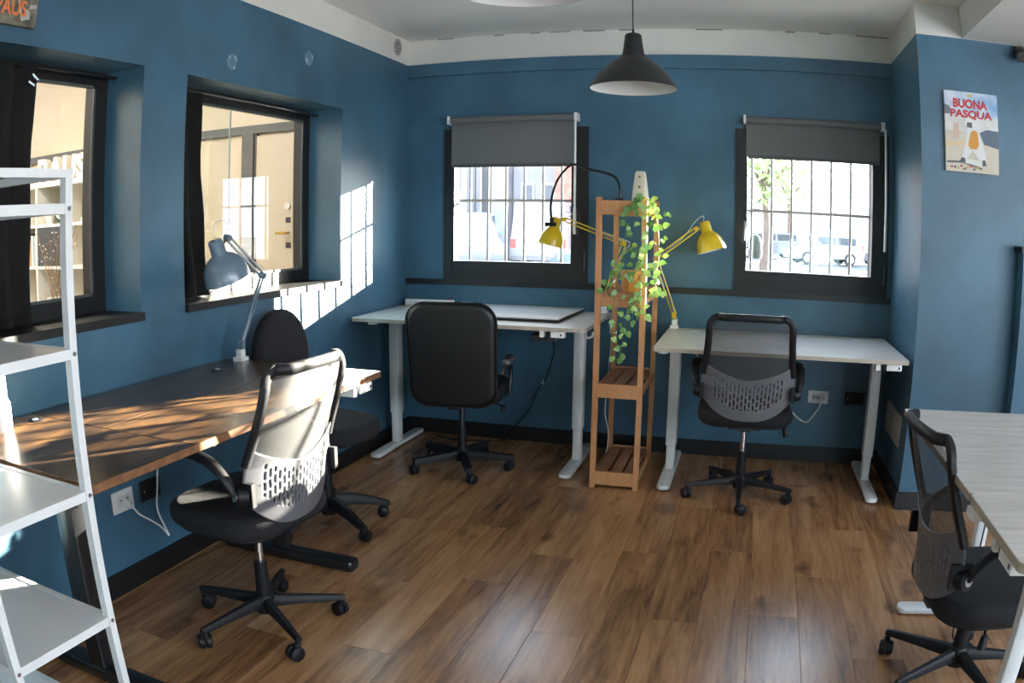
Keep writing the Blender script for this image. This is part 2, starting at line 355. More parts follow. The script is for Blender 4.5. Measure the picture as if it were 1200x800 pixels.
# ---- floor: one board per plank, running towards the back wall
floor = struct('floor', MB().box(-0.02, XE, YE, 0.0, -0.08, -0.004), SUBF)
PW, PL = 0.19, 1.24
i = 0; x = 0.03 - PW
offs = {}
while x < XE - 0.001:
    r0 = [0.0, 0.62, 0.31, 0.93, 0.15, 0.78][i % 6] + rnd.uniform(-0.08, 0.08)
    y = -(0.22 + r0*1.0) ; ys = [0.0]
    while y > YE: ys.append(y); y -= PL
    ys.append(YE)
    xa, xb = max(x, 0.0), min(x+PW, XE)
    if xb - xa > 0.01:
        for a, b in zip(ys, ys[1:]):
            if a - b < 0.01: continue
            mb = MB(); g = 0.0004; c = 0.0008
            lo = [(xa+g, b+g), (xb-g, b+g), (xb-g, a-g), (xa+g, a-g)]
            hi = [(xa+g+c, b+g+c), (xb-g-c, b+g+c), (xb-g-c, a-g-c), (xa+g+c, a-g-c)]
            mb.rings([[(px, py, -0.006) for px, py in lo], [(px, py, -0.0008) for px, py in lo], [(px, py, 0.0) for px, py in hi]])
            mb.build('plank', PLANK, floor, 0)
    x += PW; i += 1

# ---- back windows: frame, sash, glass, handle, hinge
def back_window(name, W, handle_left):
    x0, x1, z0, z1 = W
    w = tag(bpy.data.objects.new(name, None), kind='structure'); col.objects.link(w)
    def ring(mb, a, b, c, d, t, y0, y1, tb=None):
        tb = tb or t
        mb.box(a, a+t, y0, y1, c, d).box(b-t, b, y0, y1, c, d).box(a+t, b-t, y0, y1, d-t, d).box(a+t, b-t, y0, y1, c, c+tb); return mb
    ring(MB(), x0-0.03, x1+0.03, z0-0.03, z1+0.03, 0.058, -0.018, 0.10).build('window_frame', FRAME, w, 0)
    mb = MB().box(x0+0.012, x0+0.038, -0.010, 0.075, z0+0.012, z1-0.012).box(x1-0.075, x1-0.012, -0.020, 0.075, z0+0.012, z1-0.012)
    mb.box(x0+0.034, x1-0.075, 0.004, 0.075, z1-0.06, z1-0.012).box(x0+0.034, x1-0.075, -0.020, 0.075, z0+0.012, z0+0.092).build('sash', FRAME, w, 0)
    MB().box(x0+0.030, x1-0.070, 0.045, 0.051, z0+0.088, z1-0.055).build('pane', GLASS, w, 0)
    hx = x0+0.028 if handle_left else x1-0.028
    h = MB().slab(rrect(0.024, 0.07, 0.01), 0, 0.012, 0.003, 2, Matrix.Translation((hx, -0.018, 1.44)) @ Matrix.Rotation(R(90), 4, 'X')).build('handle_plate', BLKM, w)
    MB().tube([(hx, -0.030, 1.44), (hx, -0.062, 1.44), (hx, -0.065, 1.43), (hx, -0.065, 1.33)], 0.008, 8).build('handle', STEEL if handle_left else BLKM, w)
    kx = x1+0.012 if not handle_left else x1+0.012
    MB().cyl((kx, -0.026, 1.11), (kx, -0.026, 1.20), 0.008, n=10).cyl((kx, -0.026, 1.205), (kx, -0.026, 1.225), 0.005, n=8).build('hinge', BLKM, w)
    return w
back_window('window_3', W3, False); back_window('window_4', W4, True)
# roller blinds
def blind(x0, x1, zt, zb, rod_x, rod_z, tail, label, gap):
    b = thing('roller_blind', label, 'blind', ((x0+x1)/2, -0.075, zb), 0, 'grey roller blinds', True)
    MB().cyl((x0, -0.049, zt), (x1, -0.049, zt), 0.021, n=18).build('roller', BLIND, b)
    f = MB(); n = 12
    for k in range(2):
        pass
    f.box(x0-0.003, x1-gap, -0.0285, -0.0270, zb, zt).build('fabric', BLIND, b, 0)
    MB().box(x0+0.006, x1-gap, -0.032, -0.024, zb-0.012, zb+0.008).build('bottom_bar', mat('blind_bar', (0.06, 0.06, 0.062), 0.5), b, 0)
    for ex, s in ((x0, -1), (x1, 1)):
        MB().box(ex-0.004, ex+0.018*s, -0.076, -0.001, zt-0.026, zt+0.026).build('bracket', WHITEP, b, 0)
    MB().tube([(rod_x, -0.10, zt-0.02), (rod_x, -0.10, rod_z)], 0.0045 if tail else 0.007, 8).build('chain', WHITEP, b)
    MB().cyl((rod_x, -0.10, rod_z), (rod_x, -0.10, rod_z+0.16), 0.009, n=10).build('chain_weight', WHITEP, b)
    return b
blind(0.326, 1.14, 2.06, 1.765, 1.150, 1.335, 0, 'grey roller blind hanging lower, over the window beside the wooden plant stand', 0.015)
blind(2.185, 3.02, 2.055, 1.835, 3.035, 1.31, 0, 'grey roller blind rolled higher, over the window beside the pillar', 0.012)
# security bars outside
def bars(name, xs, x0, x1, zr, label):
    g = thing(name, label, 'window bars', ((x0+x1)/2, 0.16, 1.0), 0, 'window bars', True)
    for bx in xs: MB().cyl((bx, 0.165, 0.98), (bx, 0.165, 2.06), 0.0092, n=8).build('bar', STEELG, g)
    for z in (1.0, zr, 2.04):
        MB().box(x0, x1, 0.155, 0.161, z-0.009, z+0.009).build('rail', STEELG, g, 0)
    for z in (1.0, 2.04):
        for bx in (x0+0.01, x1-0.01): MB().cyl((bx, 0.158, z), (bx, 0.12, z), 0.008, n=8).build('wall_anchor', STEELG, g)
STEELG = mat('grey_painted_iron', (0.09, 0.09, 0.09), 0.5, var=0.2, vscale=30)
bars('security_bars', [0.39+0.1245*k-0.005 for k in range(7)], 0.24, 1.25, 1.545, 'grey iron security bars outside the window beside the plant stand')
bars('security_bars', [2.218+0.1265*k for k in range(7)], 2.09, 3.10, 1.515, 'grey iron security bars outside the window beside the pillar')

# ---- left windows to the next room
def left_window(name, W, split, label_c, cw, px):
    y0, y1, z0, z1 = W
    w = tag(bpy.data.objects.new(name, None), kind='structure'); col.objects.link(w)
    t = 0.075; xa, xb = -0.275, -0.215
    f = MB(); f.box(xa, xb, y0, y0+t, z0, z1).box(xa, xb, y1-t, y1, z0, z1).box(xa, xb, y0+t, y1-t, z1-0.06, z1).box(xa, xb, y0+t, y1-t, z0, z0+0.07)
    f.build('window_frame', FRAME, w, 0)
    MB().box(xa+0.018, xa+0.024, y0+t, y1-t, z0+0.07, z1-0.06).build('pane', GLASS, w, 0)
    g = MB(); e = 0.012
    g.box(xb, xb+0.006, y1-t-e, y1-t, z0+0.07, z1-0.06).box(xb, xb+0.006, y0+t, y1-t, z1-0.06-e, z1-0.06).box(xb, xb+0.006, y0+t, y1-t, z0+0.07, z0+0.07+e)
    g.build('glazing_bead', mat('grey_bead', (0.07, 0.075, 0.07), 0.35), w, 0)
    if split is not None:
        MB().box(xa+0.026, xa+0.034, split-0.0025, split+0.0025, z0+0.07, z1-0.06).build('glass_joint', mat('clear_joint', (0.35, 0.40, 0.38), 0.2), w, 0)
        MB().box(xa+0.030, xa+0.036, y0+t, split, z0+0.07, z1-0.06).build('sliding_pane', GLASS, w, 0)
    MB().box(-0.215, 0.02, y0, y1, z0-0.028, z0+0.004).build('window_sill', BLACKT, w, 0)
    return w
left_window('window_1', W1, None, None, None, None)
left_window('window_2', W2, -1.62, None, None, None)
# curtains
def curtain(y0, y1, label, flare=0.0):
    c = thing('curtain', label, 'curtain', (-0.15, y1, 1.09), 0, 'black window curtains', True)
    n = 44; mb = MB(); vs = []
    nz = 10; x = -0.155
    for j in range(nz+1):
        z = 1.085 + (2.015-1.085)*j/nz; s = 1.0
        for i in range(n+1):
            t = i/n; yy = y0 + (y1-y0 + flare*(1-j/nz)**1.5)*t*s - (0.012*(1-j/nz) if t > 0.5 else 0)
            vs.append((x + 0.028*math.sin(t*math.pi*2*max(2, (y1-y0)/0.12)+0.1*j) + 0.006*math.sin(j*1.3+t*9), yy, z))
    fs = [(j*(n+1)+i, j*(n+1)+i+1, (j+1)*(n+1)+i+1, (j+1)*(n+1)+i) for j in range(nz) for i in range(n)]
    mb.add(vs, fs); o = mb.build('cloth', CURT, c)
    sm = o.modifiers.new('thickness', 'SOLIDIFY'); sm.thickness = 0.004
    return c
c1 = curtain(-3.86, -3.0, 'wide black curtain in the left wall window above the white shelf unit')
c2 = curtain(-2.24, -1.995, 'gathered black curtain in the left wall window behind the blue-grey desk lamp', 0.10)
MB().cyl((-0.16, -3.89, 2.022), (-0.16, -2.54, 2.022), 0.007, n=8).build('rod', BLKM, c1)
MB().cyl((-0.16, -2.245, 2.022), (-0.16, -0.905, 2.022), 0.007, n=8).build('rod', BLKM, c2)
MB().tube([(-0.13, -3.02, 1.985), (-0.115, -3.0, 1.96), (-0.115, -3.02, 1.94), (-0.125, -3.04, 1.955)], 0.006, 6).build('clip', STEEL, c1)

# ---- wall fittings
def plate(name, label, cat, M, w, h, m, holes=None, group=None):
    t = thing(name, label, cat, M.translation[:], 0, group, True)
    MB().slab(rrect(w, h, 0.004), 0.0, 0.009, 0.002, 1, M).build('cover_plate', m, t)
    return t
ML = lambda y, z: Matrix.Translation((0, y, z)) @ Matrix(((0,0,1,0), (1,0,0,0), (0,1,0,0), (0,0,0,1)))
MBk = lambda x, z: Matrix.Translation((x, 0, z)) @ Matrix(((1,0,0,0), (0,0,-1,0), (0,1,0,0), (0,0,0,1)))
MPs = lambda y, z: Matrix.Translation((XR, y, z)) @ Matrix(((0,0,-1,0), (-1,0,0,0), (0,1,0,0), (0,0,0,1)))
def loc_tube(M, pts, r): return [M @ Vector(p) for p in pts]
t = plate('wall_socket', 'white wall socket with a plug in it under the rustic brown desk', 'socket', ML(-2.742, 0.372), 0.122, 0.088, WHITEP)
MB().slab(rrect(0.066, 0.045, 0.003), 0.009, 0.011, 0.001, 1, ML(-2.742, 0.372)).build('socket_insert', mat('grey_white_plastic', (0.55, 0.55, 0.53), 0.4), t)
for dy in (-0.016, 0.022):
    MB().cyl(ML(-2.742+dy, 0.378) @ Vector((0,0,0.0105)), ML(-2.742+dy, 0.378) @ Vector((0,0,0.0118)), 0.004, n=8).build('pin_hole', BLKP, t)
pl = thing('plug_cable', 'white power cable plugged in under the rustic brown desk', 'cable', (0.03, -2.72, 0.15), 0, None, True)
MB().cyl((0.011, -2.735, 0.362), (0.045, -2.73, 0.352), 0.018, 0.013, n=12).build('plug', WHITEP, pl)
MB().tube(bez([(0.045, -2.73, 0.352), (0.05, -2.70, 0.31), (0.03, -2.62, 0.255), (0.02, -2.55, 0.20), (0.025, -2.515, 0.152), (0.02, -2.53, 0.20), (0.03, -2.57, 0.29), (0.04, -2.56, 0.40), (0.06, -2.56, 0.55), (0.10, -2.60, 0.80-0.03)], 8), 0.0042, 6).build('cord', WHITEP, pl)
t = plate('blank_plate', 'black blank wall plate under the rustic brown desk beside the white socket', 'wall plate', ML(-2.572, 0.372), 0.120, 0.085, BLKP)
for dy in (-0.042, 0.042):
    MB().cyl(ML(-2.572+dy, 0.372) @ Vector((0,0,0.0085)), ML(-2.572+dy, 0.372) @ Vector((0,0,0.0105)), 0.004, n=8).build('screw', STEEL, t)
t = plate('wall_socket', 'white wall socket under the pale desk beside the pillar', 'socket', MBk(2.682, 0.408), 0.128, 0.078, WHITEP)
MB().slab(rrect(0.07, 0.046, 0.003), 0.009, 0.012, 0.001, 1, MBk(2.682, 0.408)).build('socket_insert', mat('grey_white_plastic', (0.55, 0.55, 0.53), 0.4), t)
for dx in (-0.024, -0.004, 0.014):
    MB().box(2.682+dx-0.004, 2.682+dx+0.004, -0.0128, -0.0115, 0.402, 0.416).build('pin_hole', BLKP, t, 0)
t = plate('blank_plate', 'black blank wall plate under the pale desk beside the pillar', 'wall plate', MBk(2.915, 0.410), 0.125, 0.078, BLKP)
MB().cyl((2.87, -0.0085, 0.41), (2.87, -0.0105, 0.41), 0.004, n=8).build('screw', STEEL, t)
pl = thing('plug_cable', 'white power cable plugged into the back wall under the pale desk', 'cable', (2.6, -0.03, 0.3), 0, None, True)
MB().cyl((2.705, -0.011, 0.402), (2.70, -0.045, 0.395), 0.017, 0.012, n=12).build('plug', WHITEP, pl)
MB().tube(bez([(2.70, -0.045, 0.395), (2.69, -0.06, 0.36), (2.655, -0.05, 0.30), (2.62, -0.045, 0.258), (2.57, -0.05, 0.275), (2.51, -0.06, 0.325), (2.44, -0.07, 0.345), (2.30, -0.1, 0.35), (2.1, -0.12, 0.45), (1.9, -0.12, 0.66), (1.80, -0.12, 0.735)], 8), 0.0042, 6).build('cord', WHITEP, pl)
t = thing('electrical_panel', 'pale electrical cover panel on the side of the blue pillar', 'wall plate', (XR, -0.44, 0.37), 0, None, True)
for k, (ya, yb, h) in enumerate(((-0.655, -0.45, 0.082), (-0.445, -0.24, 0.085))):
    MB().box(XR-0.010, XR, ya, yb, 0.375-h, 0.375+h).build('cover_plate', mat('aged_white_plastic', (0.42, 0.40, 0.34), 0.5), t, 0)
for (y, z, nm) in ((-1.945, 2.152, 'round scuffed junction cover on the left wall above the blue-grey lamp'), (-1.276, 2.28, 'round scuffed junction cover on the left wall near its white band')):
    t = thing('junction_cover', nm, 'wall cover', (0, y, z), 0, 'round covers on the left wall', True)
    MB().lathe([(0.001, 0.004), (0.036, 0.004), (0.04, 0.0)], (0.0, y, z), (1,0,0), 20).build('disc', mat('blue_cover', (0.085, 0.19, 0.28), 0.3, c2=(0.14, 0.24, 0.32), vscale=50), t)
    rr_ = random.Random(int(y*100))
    for k in range(4):
        a = rr_.uniform(0, 6.28); sc = MB(); sc.box(0.0035, 0.0048, y+0.03*math.cos(a)-0.003, y+0.03*math.cos(a)+0.003, z+0.03*math.sin(a)-0.006, z+0.03*math.sin(a)+0.006)
        sc.build('paint_chip', WHITEP, t, 0)
t = thing('wall_vent', 'round grey vent grille on the white band above the blue wall', 'vent', (0, -0.194, 2.555), 0, None, True)
MB().lathe([(0.044, 0.0), (0.048, 0.006), (0.055, 0.006), (0.058, 0.0)], (0, -0.194, 2.555), (1,0,0), 24).build('rim', mat('grey_vent', (0.35, 0.34, 0.32), 0.5), t)
MB().lathe([(0.001, 0.001), (0.046, 0.001)], (0, -0.194, 2.555), (1,0,0), 20).build('backing', BLKP, t)
for k in range(5):
    z = 2.555 + (k-2)*0.018; hw = math.sqrt(max(0, 0.045**2 - (z-2.555)**2)); MB().box(0.001, 0.006, -0.194-hw, -0.194+hw, z-0.003, z+0.003).build('slat', mat('grey_vent', (0.3, 0.3, 0.3), 0.5), t, 0)
for k in range(3):
    y = -0.194 + (k-1)*0.026; hw = math.sqrt(max(0, 0.045**2 - (y+0.194)**2)); MB().box(0.001, 0.005, y-0.003, y+0.003, 2.555-hw, 2.555+hw).build('rib', mat('grey_vent', (0.3, 0.3, 0.3), 0.5), t, 0)
# low partition and spotlight at the right
lp = struct('wall_partition', MB().box(3.655, XE, -0.93, YP-0.014, 0.0, 1.375), BLUE)
MB().box(3.64, XE, -0.945, YP-0.001, 1.375, 1.405).build('cap', BLACKT, lp, 0)
sl = thing('spotlight', 'black spotlight mounted under the ceiling beam beside the poster', 'spotlight', (3.69, YP, 2.44), 0, None, True)
MB().box(3.665, 3.72, YP-0.02, YP, 2.40, 2.45).build('mount', BLKM, sl, 0)
MB().lathe([(0.001, 0.0), (0.03, 0.0), (0.036, 0.01), (0.036, 0.07), (0.032, 0.08), (0.001, 0.08)], (3.70, YP-0.02, 2.425), (-0.2, -0.8, -0.55), 18).build('head', BLKM, sl)
MB().lathe([(0.001, 0.081), (0.028, 0.081)], (3.70, YP-0.02, 2.425), (-0.2, -0.8, -0.55), 18).build('lens', mat('spot_lens', (0.06, 0.06, 0.06), 0.2), sl)

# ================================================================== NEXT ROOM seen through the left windows
wall_y('wall_neighbour_back', 0.0, 0.14, -5.6, -0.30, [], BEIGE)
wall_x('wall_neighbour_side', -5.7, -5.6, -5.0, 0.14, [], BEIGE)
wall_y('wall_neighbour_front', -5.1, -5.0, -5.7, -0.30, [], BEIGE)
struct('floor_neighbour', MB().box(-5.7, -0.30, -5.1, 0.0, -0.08, 0.0), mat('grey_screed', (0.35, 0.33, 0.30), 0.6, var=0.1))
struct('ceiling_neighbour', MB().box(-5.7, -0.30, -5.1, 0.14, 3.0, 3.1), WHITEW)
wall_y('wall_neighbour_top', 0.0, 0.14, -5.7, -0.30, [], BEIGE, ZC, 3.05)
struct('trim_5', MB().box(-5.6, -0.30, -0.04, 0.0, 2.075, 2.115).box(-5.6, -0.30, -0.025, 0.0, 2.115, 2.14), DTRIM)
struct('trim_6', MB().box(-1.34, -1.235, -0.05, 0.0, 0.0, 2.075), DTRIM)
door = struct('door_1', MB().box(-1.215, -0.36, -0.03, -0.004, 0.005, 2.055), BEIGE)
MB().box(-1.235, -1.215, -0.035, 0.0, 0.0, 2.075).build('door_frame', mat('dark_jamb', (0.12, 0.08, 0.06), 0.5), door, 0)
for z, r in ((1.53, 0.024),):
    MB().lathe([(0.001, 0.012), (r, 0.012), (r, 0.0)], (-0.93, -0.03, z), (0,-1,0), 16).build('lock_rosette', STEEL, door)
for z in (1.43, 1.25): MB().box(-0.945, -0.905, -0.036, -0.03, z-0.02, z+0.02).build('lock_plate', BLKM, door, 0)
MB().tube([(-0.92, -0.03, 1.34), (-0.92, -0.08, 1.34), (-1.0, -0.085, 1.34)], 0.010, 8).build('door_handle', mat('brass', (0.65, 0.42, 0.08), 0.3, metal=0.8), door)
for px in (-2.62, -3.6, -1.9):
    pass
# added, unseen lamp that brightens that room
lf = thing('added_ceiling_lamp', 'added flat white ceiling lamp that brightens the beige neighbouring room', 'lamp', (-2.8, -2.0, 2.93), 0, None, True)
MB().box(-3.4, -2.2, -2.3, -1.7, 2.94, 3.0).build('housing', WHITEM, lf, 0)
al = bpy.data.lights.new('added_neighbour_light', 'AREA'); al.shape = 'RECTANGLE'; al.size = 1.15; al.size_y = 0.55; al.energy = 52; al.color = (1.0, 0.88, 0.72)
ao = bpy.data.objects.new('added_neighbour_light', al); col.objects.link(ao); ao.location = (-2.8, -2.0, 2.935); ao.parent = lf; ao.matrix_parent_inverse = PINV[lf.name]
# cube shelf
xs = [-4.04, -3.675, -3.31, -2.945, -2.58, -2.215]; zs = [0.06, 0.415, 0.77, 1.125, 1.475, 1.83]
cs = thing('cube_shelf', 'white cube shelf standing in the beige neighbouring room', 'shelf', (-3.1, -0.3, 0), 0, None, True)
CW = mat('white_cube_board', (0.72, 0.68, 0.60), 0.45)
for x in xs: MB().box(x-0.012, x+0.012, -0.50, -0.06, 0.0, 1.83).build('upright', CW, cs, 0)
for z in zs: MB().box(xs[0], xs[-1], -0.498, -0.062, z-0.012 if z < 1.8 else z-0.03, z+0.012).build('board', CW, cs, 0)
MB().box(xs[0], xs[-1], -0.062, -0.055, 0.05, 1.82).build('back_panel', CW, cs, 0)
MB().box(-3.30, -2.96, -0.495, -0.48, 1.14, 1.46).build('insert_door', mat('charcoal_insert', (0.05, 0.05, 0.052), 0.6), cs, 0)
lx = -3.44
for chx, wdt in (('P', 0.175), ('A', 0.195), ('U', 0.195), ('S', 0.175)):
    M = Matrix.Translation((lx, -0.36, 1.858)) @ Matrix.Rotation(R(90), 4, 'X')
    o = textmesh('letter', chx, 0.27, mat('white_letter', (0.66, 0.60, 0.50), 0.6), None, M, 0.03, 0.014)
    tag(o, {'P': 'white block letter P', 'A': 'white block letter A', 'U': 'white block letter U', 'S': 'white block letter S'}[chx] + ' standing on top of the white cube shelf', 'letter', 'block letters on the cube shelf')
    lx += wdt
vs_ = thing('round_vase', 'dark green round vase with a pale face inside the cube shelf', 'vase', (-3.06, -0.36, 1.487), 0, None, True)
MB().lathe([(0.001, 0), (0.06, 0.0), (0.10, 0.05), (0.105, 0.10), (0.08, 0.155), (0.05, 0.17), (0.045, 0.19), (0.03, 0.19)], (-3.06, -0.36, 1.488), n=20).build('body', mat('dark_green_glaze', (0.015, 0.05, 0.055), 0.25), vs_)
MB().lathe([(0.001, 0.102), (0.05, 0.098), (0.056, 0.088)], (-3.06, -0.36, 1.575), (0.4, -0.9, 0), 16).build('label_disc', mat('pale_disc', (0.5, 0.48, 0.42), 0.5), vs_)
wb_ = thing('white_bowl', 'small white bowl beside the dark vase inside the cube shelf', 'bowl', (-3.22, -0.4, 1.487), 0, None, True)
MB().lathe([(0.001, 0), (0.035, 0.0), (0.06, 0.09), (0.055, 0.09), (0.03, 0.008), (0.001, 0.008)], (-3.22, -0.40, 1.488), n=18).build('body', CW, wb_)
hd = thing('white_boot', 'white boot-shaped ornament on the cube shelf board', 'ornament', (-2.68, -0.36, 1.487), 0, None, True)
MB().rings([[(-2.70+0.11*math.cos(a)*s_-o_, -0.36+0.045*math.sin(a)*s_, z) for a in [k*math.pi/6 for k in range(12)]] for s_, o_, z in ((0.95, 0.02, 1.488), (1.0, 0.02, 1.52), (0.7, -0.03, 1.56), (0.42, -0.07, 1.62), (0.40, -0.075, 1.72), (0.43, -0.075, 1.74))]).build('body', CW, hd)
for k, (x, h, c) in enumerate(((-3.56, 0.24, (0.5, 0.47, 0.4)), (-3.52, 0.28, (0.06, 0.06, 0.06)), (-3.48, 0.22, (0.55, 0.3, 0.1)), (-3.44, 0.26, (0.62, 0.6, 0.55)), (-3.395, 0.25, (0.4, 0.42, 0.42)))):
    b_ = MB().box(x, x+0.03, -0.46, -0.28, 1.138, 1.138+h); o = b_.build('book', mat('book_cover_%d' % k, c, 0.5), None, 0)
    tag(o, ['tall cream book standing in the cube shelf', 'tall black book standing in the cube shelf', 'short orange book standing in the cube shelf', 'white book standing in the cube shelf', 'grey book standing in the cube shelf'][k], 'book', 'books in the cube shelf')
for k in range(3):
    o = MB().box(-3.26+0.01*k, -3.02-0.012*k, -0.45, -0.25, 0.783+0.03*k, 0.811+0.03*k).build('book', mat('pale_book_%d' % k, (0.6-0.08*k, 0.55-0.06*k, 0.45), 0.5), None, 0)
    tag(o, ['bottom book of the pile lying in the cube shelf', 'middle book of the pile lying in the cube shelf', 'top book of the pile lying in the cube shelf'][k], 'book', 'books in the cube shelf')
dt = thing('dried_branches', 'dried branches in a tall vase in front of the cube shelf', 'dried plant', (-2.62, -0.85, 0.0), 0, None, True)
MB().lathe([(0.001, 0), (0.09, 0), (0.11, 0.2), (0.06, 0.5), (0.045, 0.62), (0.055, 0.65), (0.045, 0.65), (0.03, 0.5)], (-2.62, -0.85, 0), n=18).build('vase', mat('clay_vase', (0.3, 0.2, 0.12), 0.6), dt)
DRY = mat('dried_twig', (0.25, 0.13, 0.055), 0.8); DRYF = mat('dried_blossom', (0.45, 0.22, 0.08), 0.9, c2=(0.6, 0.45, 0.3), vscale=80); DRYW = mat('pale_blossom', (0.65, 0.6, 0.5), 0.9)
for k in range(9):
    a = rnd.uniform(0, 6.28); sp_ = rnd.uniform(0.08, 0.38) * (1 if k > 4 else 1.2); h = rnd.uniform(0.62, 1.0)
    tip = Vector((-2.62 + sp_*math.cos(a) - (0.22 if k < 4 else 0), -0.85 + 0.3*sp_*math.sin(a), 0.62 + h*0.95))
    pts = bez([(-2.62, -0.85, 0.6), (-2.62+0.3*(tip.x+2.62), -0.85+0.3*(tip.y+0.85), 0.62+0.5*(tip.z-0.62)), tip], 6)
    tw = MB().tube(pts, 0.003, 5).build('twig', DRY, dt)
    bm_ = MB()
    for q in range(15):
        p = pts[rnd.randint(5, len(pts)-1)] + Vector((rnd.gauss(0, .022), rnd.gauss(0, .02), rnd.gauss(0, .022))); s_ = rnd.uniform(0.004, 0.009)
        bm_.add([p+Vector((s_,0,0)), p+Vector((-s_,0,0)), p+Vector((0,s_,0)), p+Vector((0,-s_,0)), p+Vector((0,0,s_)), p+Vector((0,0,-s_))], [(0,2,4),(2,1,4),(1,3,4),(3,0,4),(2,0,5),(1,2,5),(3,1,5),(0,3,5)])
    tag(bm_.build('blossom', DRYW if k < 4 else DRYF, tw, 0), kind='stuff')

# ================================================================== DESKS
def desk_frame(t, legs_x, leg_ys, fy0, fy1, ztop, m, step, L, lw=(0.060, 0.082)):
    for lx, leg_y in zip(legs_x, leg_ys):
        MB().slab(rrect(0.072, fy1-fy0, 0.03, 4, lx, (fy0+fy1)/2), 0.008, 0.032, 0.006, 2).build('foot', m, t)
        for fy in (fy0+0.05, fy1-0.05): MB().cyl((lx, fy, 0.0), (lx, fy, 0.009), 0.017, n=12).build('levelling_pad', BLKP, t)
        a, b = MB(), MB()
        a.slab(rrect(lw[0], lw[1], 0.008, 2, lx, leg_y), step, ztop-0.03, 0.002); a.build('leg', m, t)
        b.slab(rrect(lw[0]-0.012, lw[1]-0.014, 0.006, 2, lx, leg_y), 0.03, step+0.04, 0.002); b.build('leg_insert', m, t)
        MB().box(lx-0.03, lx+0.03, leg_y-0.24, leg_y+0.24, ztop-0.045, ztop-0.022).build('top_bracket', m, t, 0)
    MB().box(legs_x[0], legs_x[-1], leg_y-0.10, leg_y-0.06, ztop-0.06, ztop-0.024).box(legs_x[0], legs_x[-1], leg_y+0.06, leg_y+0.10, ztop-0.06, ztop-0.024).build('crossbar', BLKM, t, 0)
def top_board(name, t, x0, x1, y0, y1, z, th, m, edge, r=0.02):
    o = MB().slab(rrect(x1-x0, y1-y0, r, 4, (x0+x1)/2, (y0+y1)/2), z-th, z, 0.0018).build(name, [m, edge], t)
    for p in o.data.polygons:
        if abs(p.normal.z) < 0.5: p.material_index = 1
    return o
def control_box(t, x, y, z, w, d, white):
    MB().slab(rrect(w, d, 0.006, 2, x, y), z-0.034, z-0.001, 0.003).build('control_box', white, t)
    MB().box(x-w/2-0.006, x-w/2+0.016-0.03, y-d/2+0.005, y+d/2, z-0.03, z-0.002).build('control_clip', BLKP, t, 0)
    MB().box(x-w/2-0.056, x-w/2-0.034, y-d/2, y+d/2, z-0.034, z-0.001).build('control_end', white, t, 0)
    MB().box(x+w/2-0.02, x+w/2-0.012, y-d/2-0.001, y-d/2+0.004, z-0.024, z-0.012).build('button', BLKP, t, 0)
# pale desk between left wall and plant stand
Z1 = 0.862
d1 = thing('standing_desk', 'pale laminate standing desk with a loose board on it, between left wall and plant stand', 'desk', (0.695, -0.435, 0), 0, 'pale standing desks')
top_board('tabletop', d1, -0.675, 0.685, -0.40, 0.405, Z1, 0.022, DTOP, DEDGE, 0.03)
desk_frame(d1, (-0.595, 0.565), (0.045, 0.045), -0.29, 0.40, Z1, WHITEM, 0.22, 1.3)
control_box(d1, 0.535, -0.37, Z1-0.022, 0.075, 0.05, WHITEP)
MB().tube(bez([(0.65, -0.22, Z1-0.022), (0.65, -0.22, Z1-0.055), (0.66, -0.20, Z1-0.075), (0.675, -0.16, Z1-0.07), (0.675, -0.145, Z1-0.05)], 5), 0.006, 8).build('bag_hook', WHITEP, d1)
MB().lathe([(0.001, -0.018), (0.03, -0.018), (0.033, 0.0)], (-0.56, -0.33, Z1-0.022), n=14).build('cable_grommet', WHITEP, d1)
MB().box(0.36, 0.50, -0.30, -0.16, Z1-0.09, Z1-0.062).build('motor_box', BLKM, d1, 0)
# pale desk at the pillar
Z2 = 0.794
d2 = thing('standing_desk', 'pale laminate standing desk with a bare top between plant stand and pillar', 'desk', (2.40, -0.47, 0), 0, 'pale standing desks')
top_board('tabletop', d2, -0.662, 0.665, -0.41, 0.41, Z2, 0.022, DTOP, DEDGE, 0.02)
desk_frame(d2, (-0.585, 0.565), (0.06, 0.06), -0.30, 0.425, Z2, WHITEM, 0.17, 1.3)
control_box(d2, 0.585, -0.375, Z2-0.022, 0.085, 0.05, WHITEP)
for gx in (-0.505, 0.474): MB().lathe([(0.001, 0.003), (0.026, 0.003), (0.032, 0.0)], (gx, 0.275, Z2), n=20).build('cable_grommet', WHITEP, d2)
MB().lathe([(0.001, -0.012), (0.028, -0.012), (0.03, 0.0)], (-0.615, -0.36, Z2-0.022), n=14).build('cable_socket', WHITEP, d2)
# pale desk at the right
Z3 = 0.79
d3 = thing('standing_desk', 'pale two-piece standing desk away from the walls with a mesh chair tucked under', 'desk', (3.205, -2.67, 0), R(-90), 'pale standing desks')
for a, b in ((-0.70, -0.452), (-0.450, 0.10), (0.102, 0.70)):
    pass
top_board('tabletop', d3, -0.705, -0.4515, -0.385, 0.385, Z3, 0.024, DTOP, DEDGE, 0.012)
top_board('tabletop', d3, -0.4485, 0.2485, -0.385, 0.385, Z3, 0.024, DTOP, DEDGE, 0.004)
top_board('tabletop', d3, 0.2515, 0.705, -0.385, 0.385, Z3, 0.024, DTOP, DEDGE, 0.02)
desk_frame(d3, (-0.64, 0.31), (-0.01, -0.155), -0.30, 0.38, Z3, WHITEM, 0.22, 1.3, (0.045, 0.05))
control_box(d3, 0.585, -0.35, Z3-0.024, 0.10, 0.055, WHITEP)
# rustic desk
Z4 = 0.812
d4 = thing('rustic_desk', 'rustic brown panelled desk with black frame along the left wall', 'desk', (0.41, -2.785, 0), R(90))
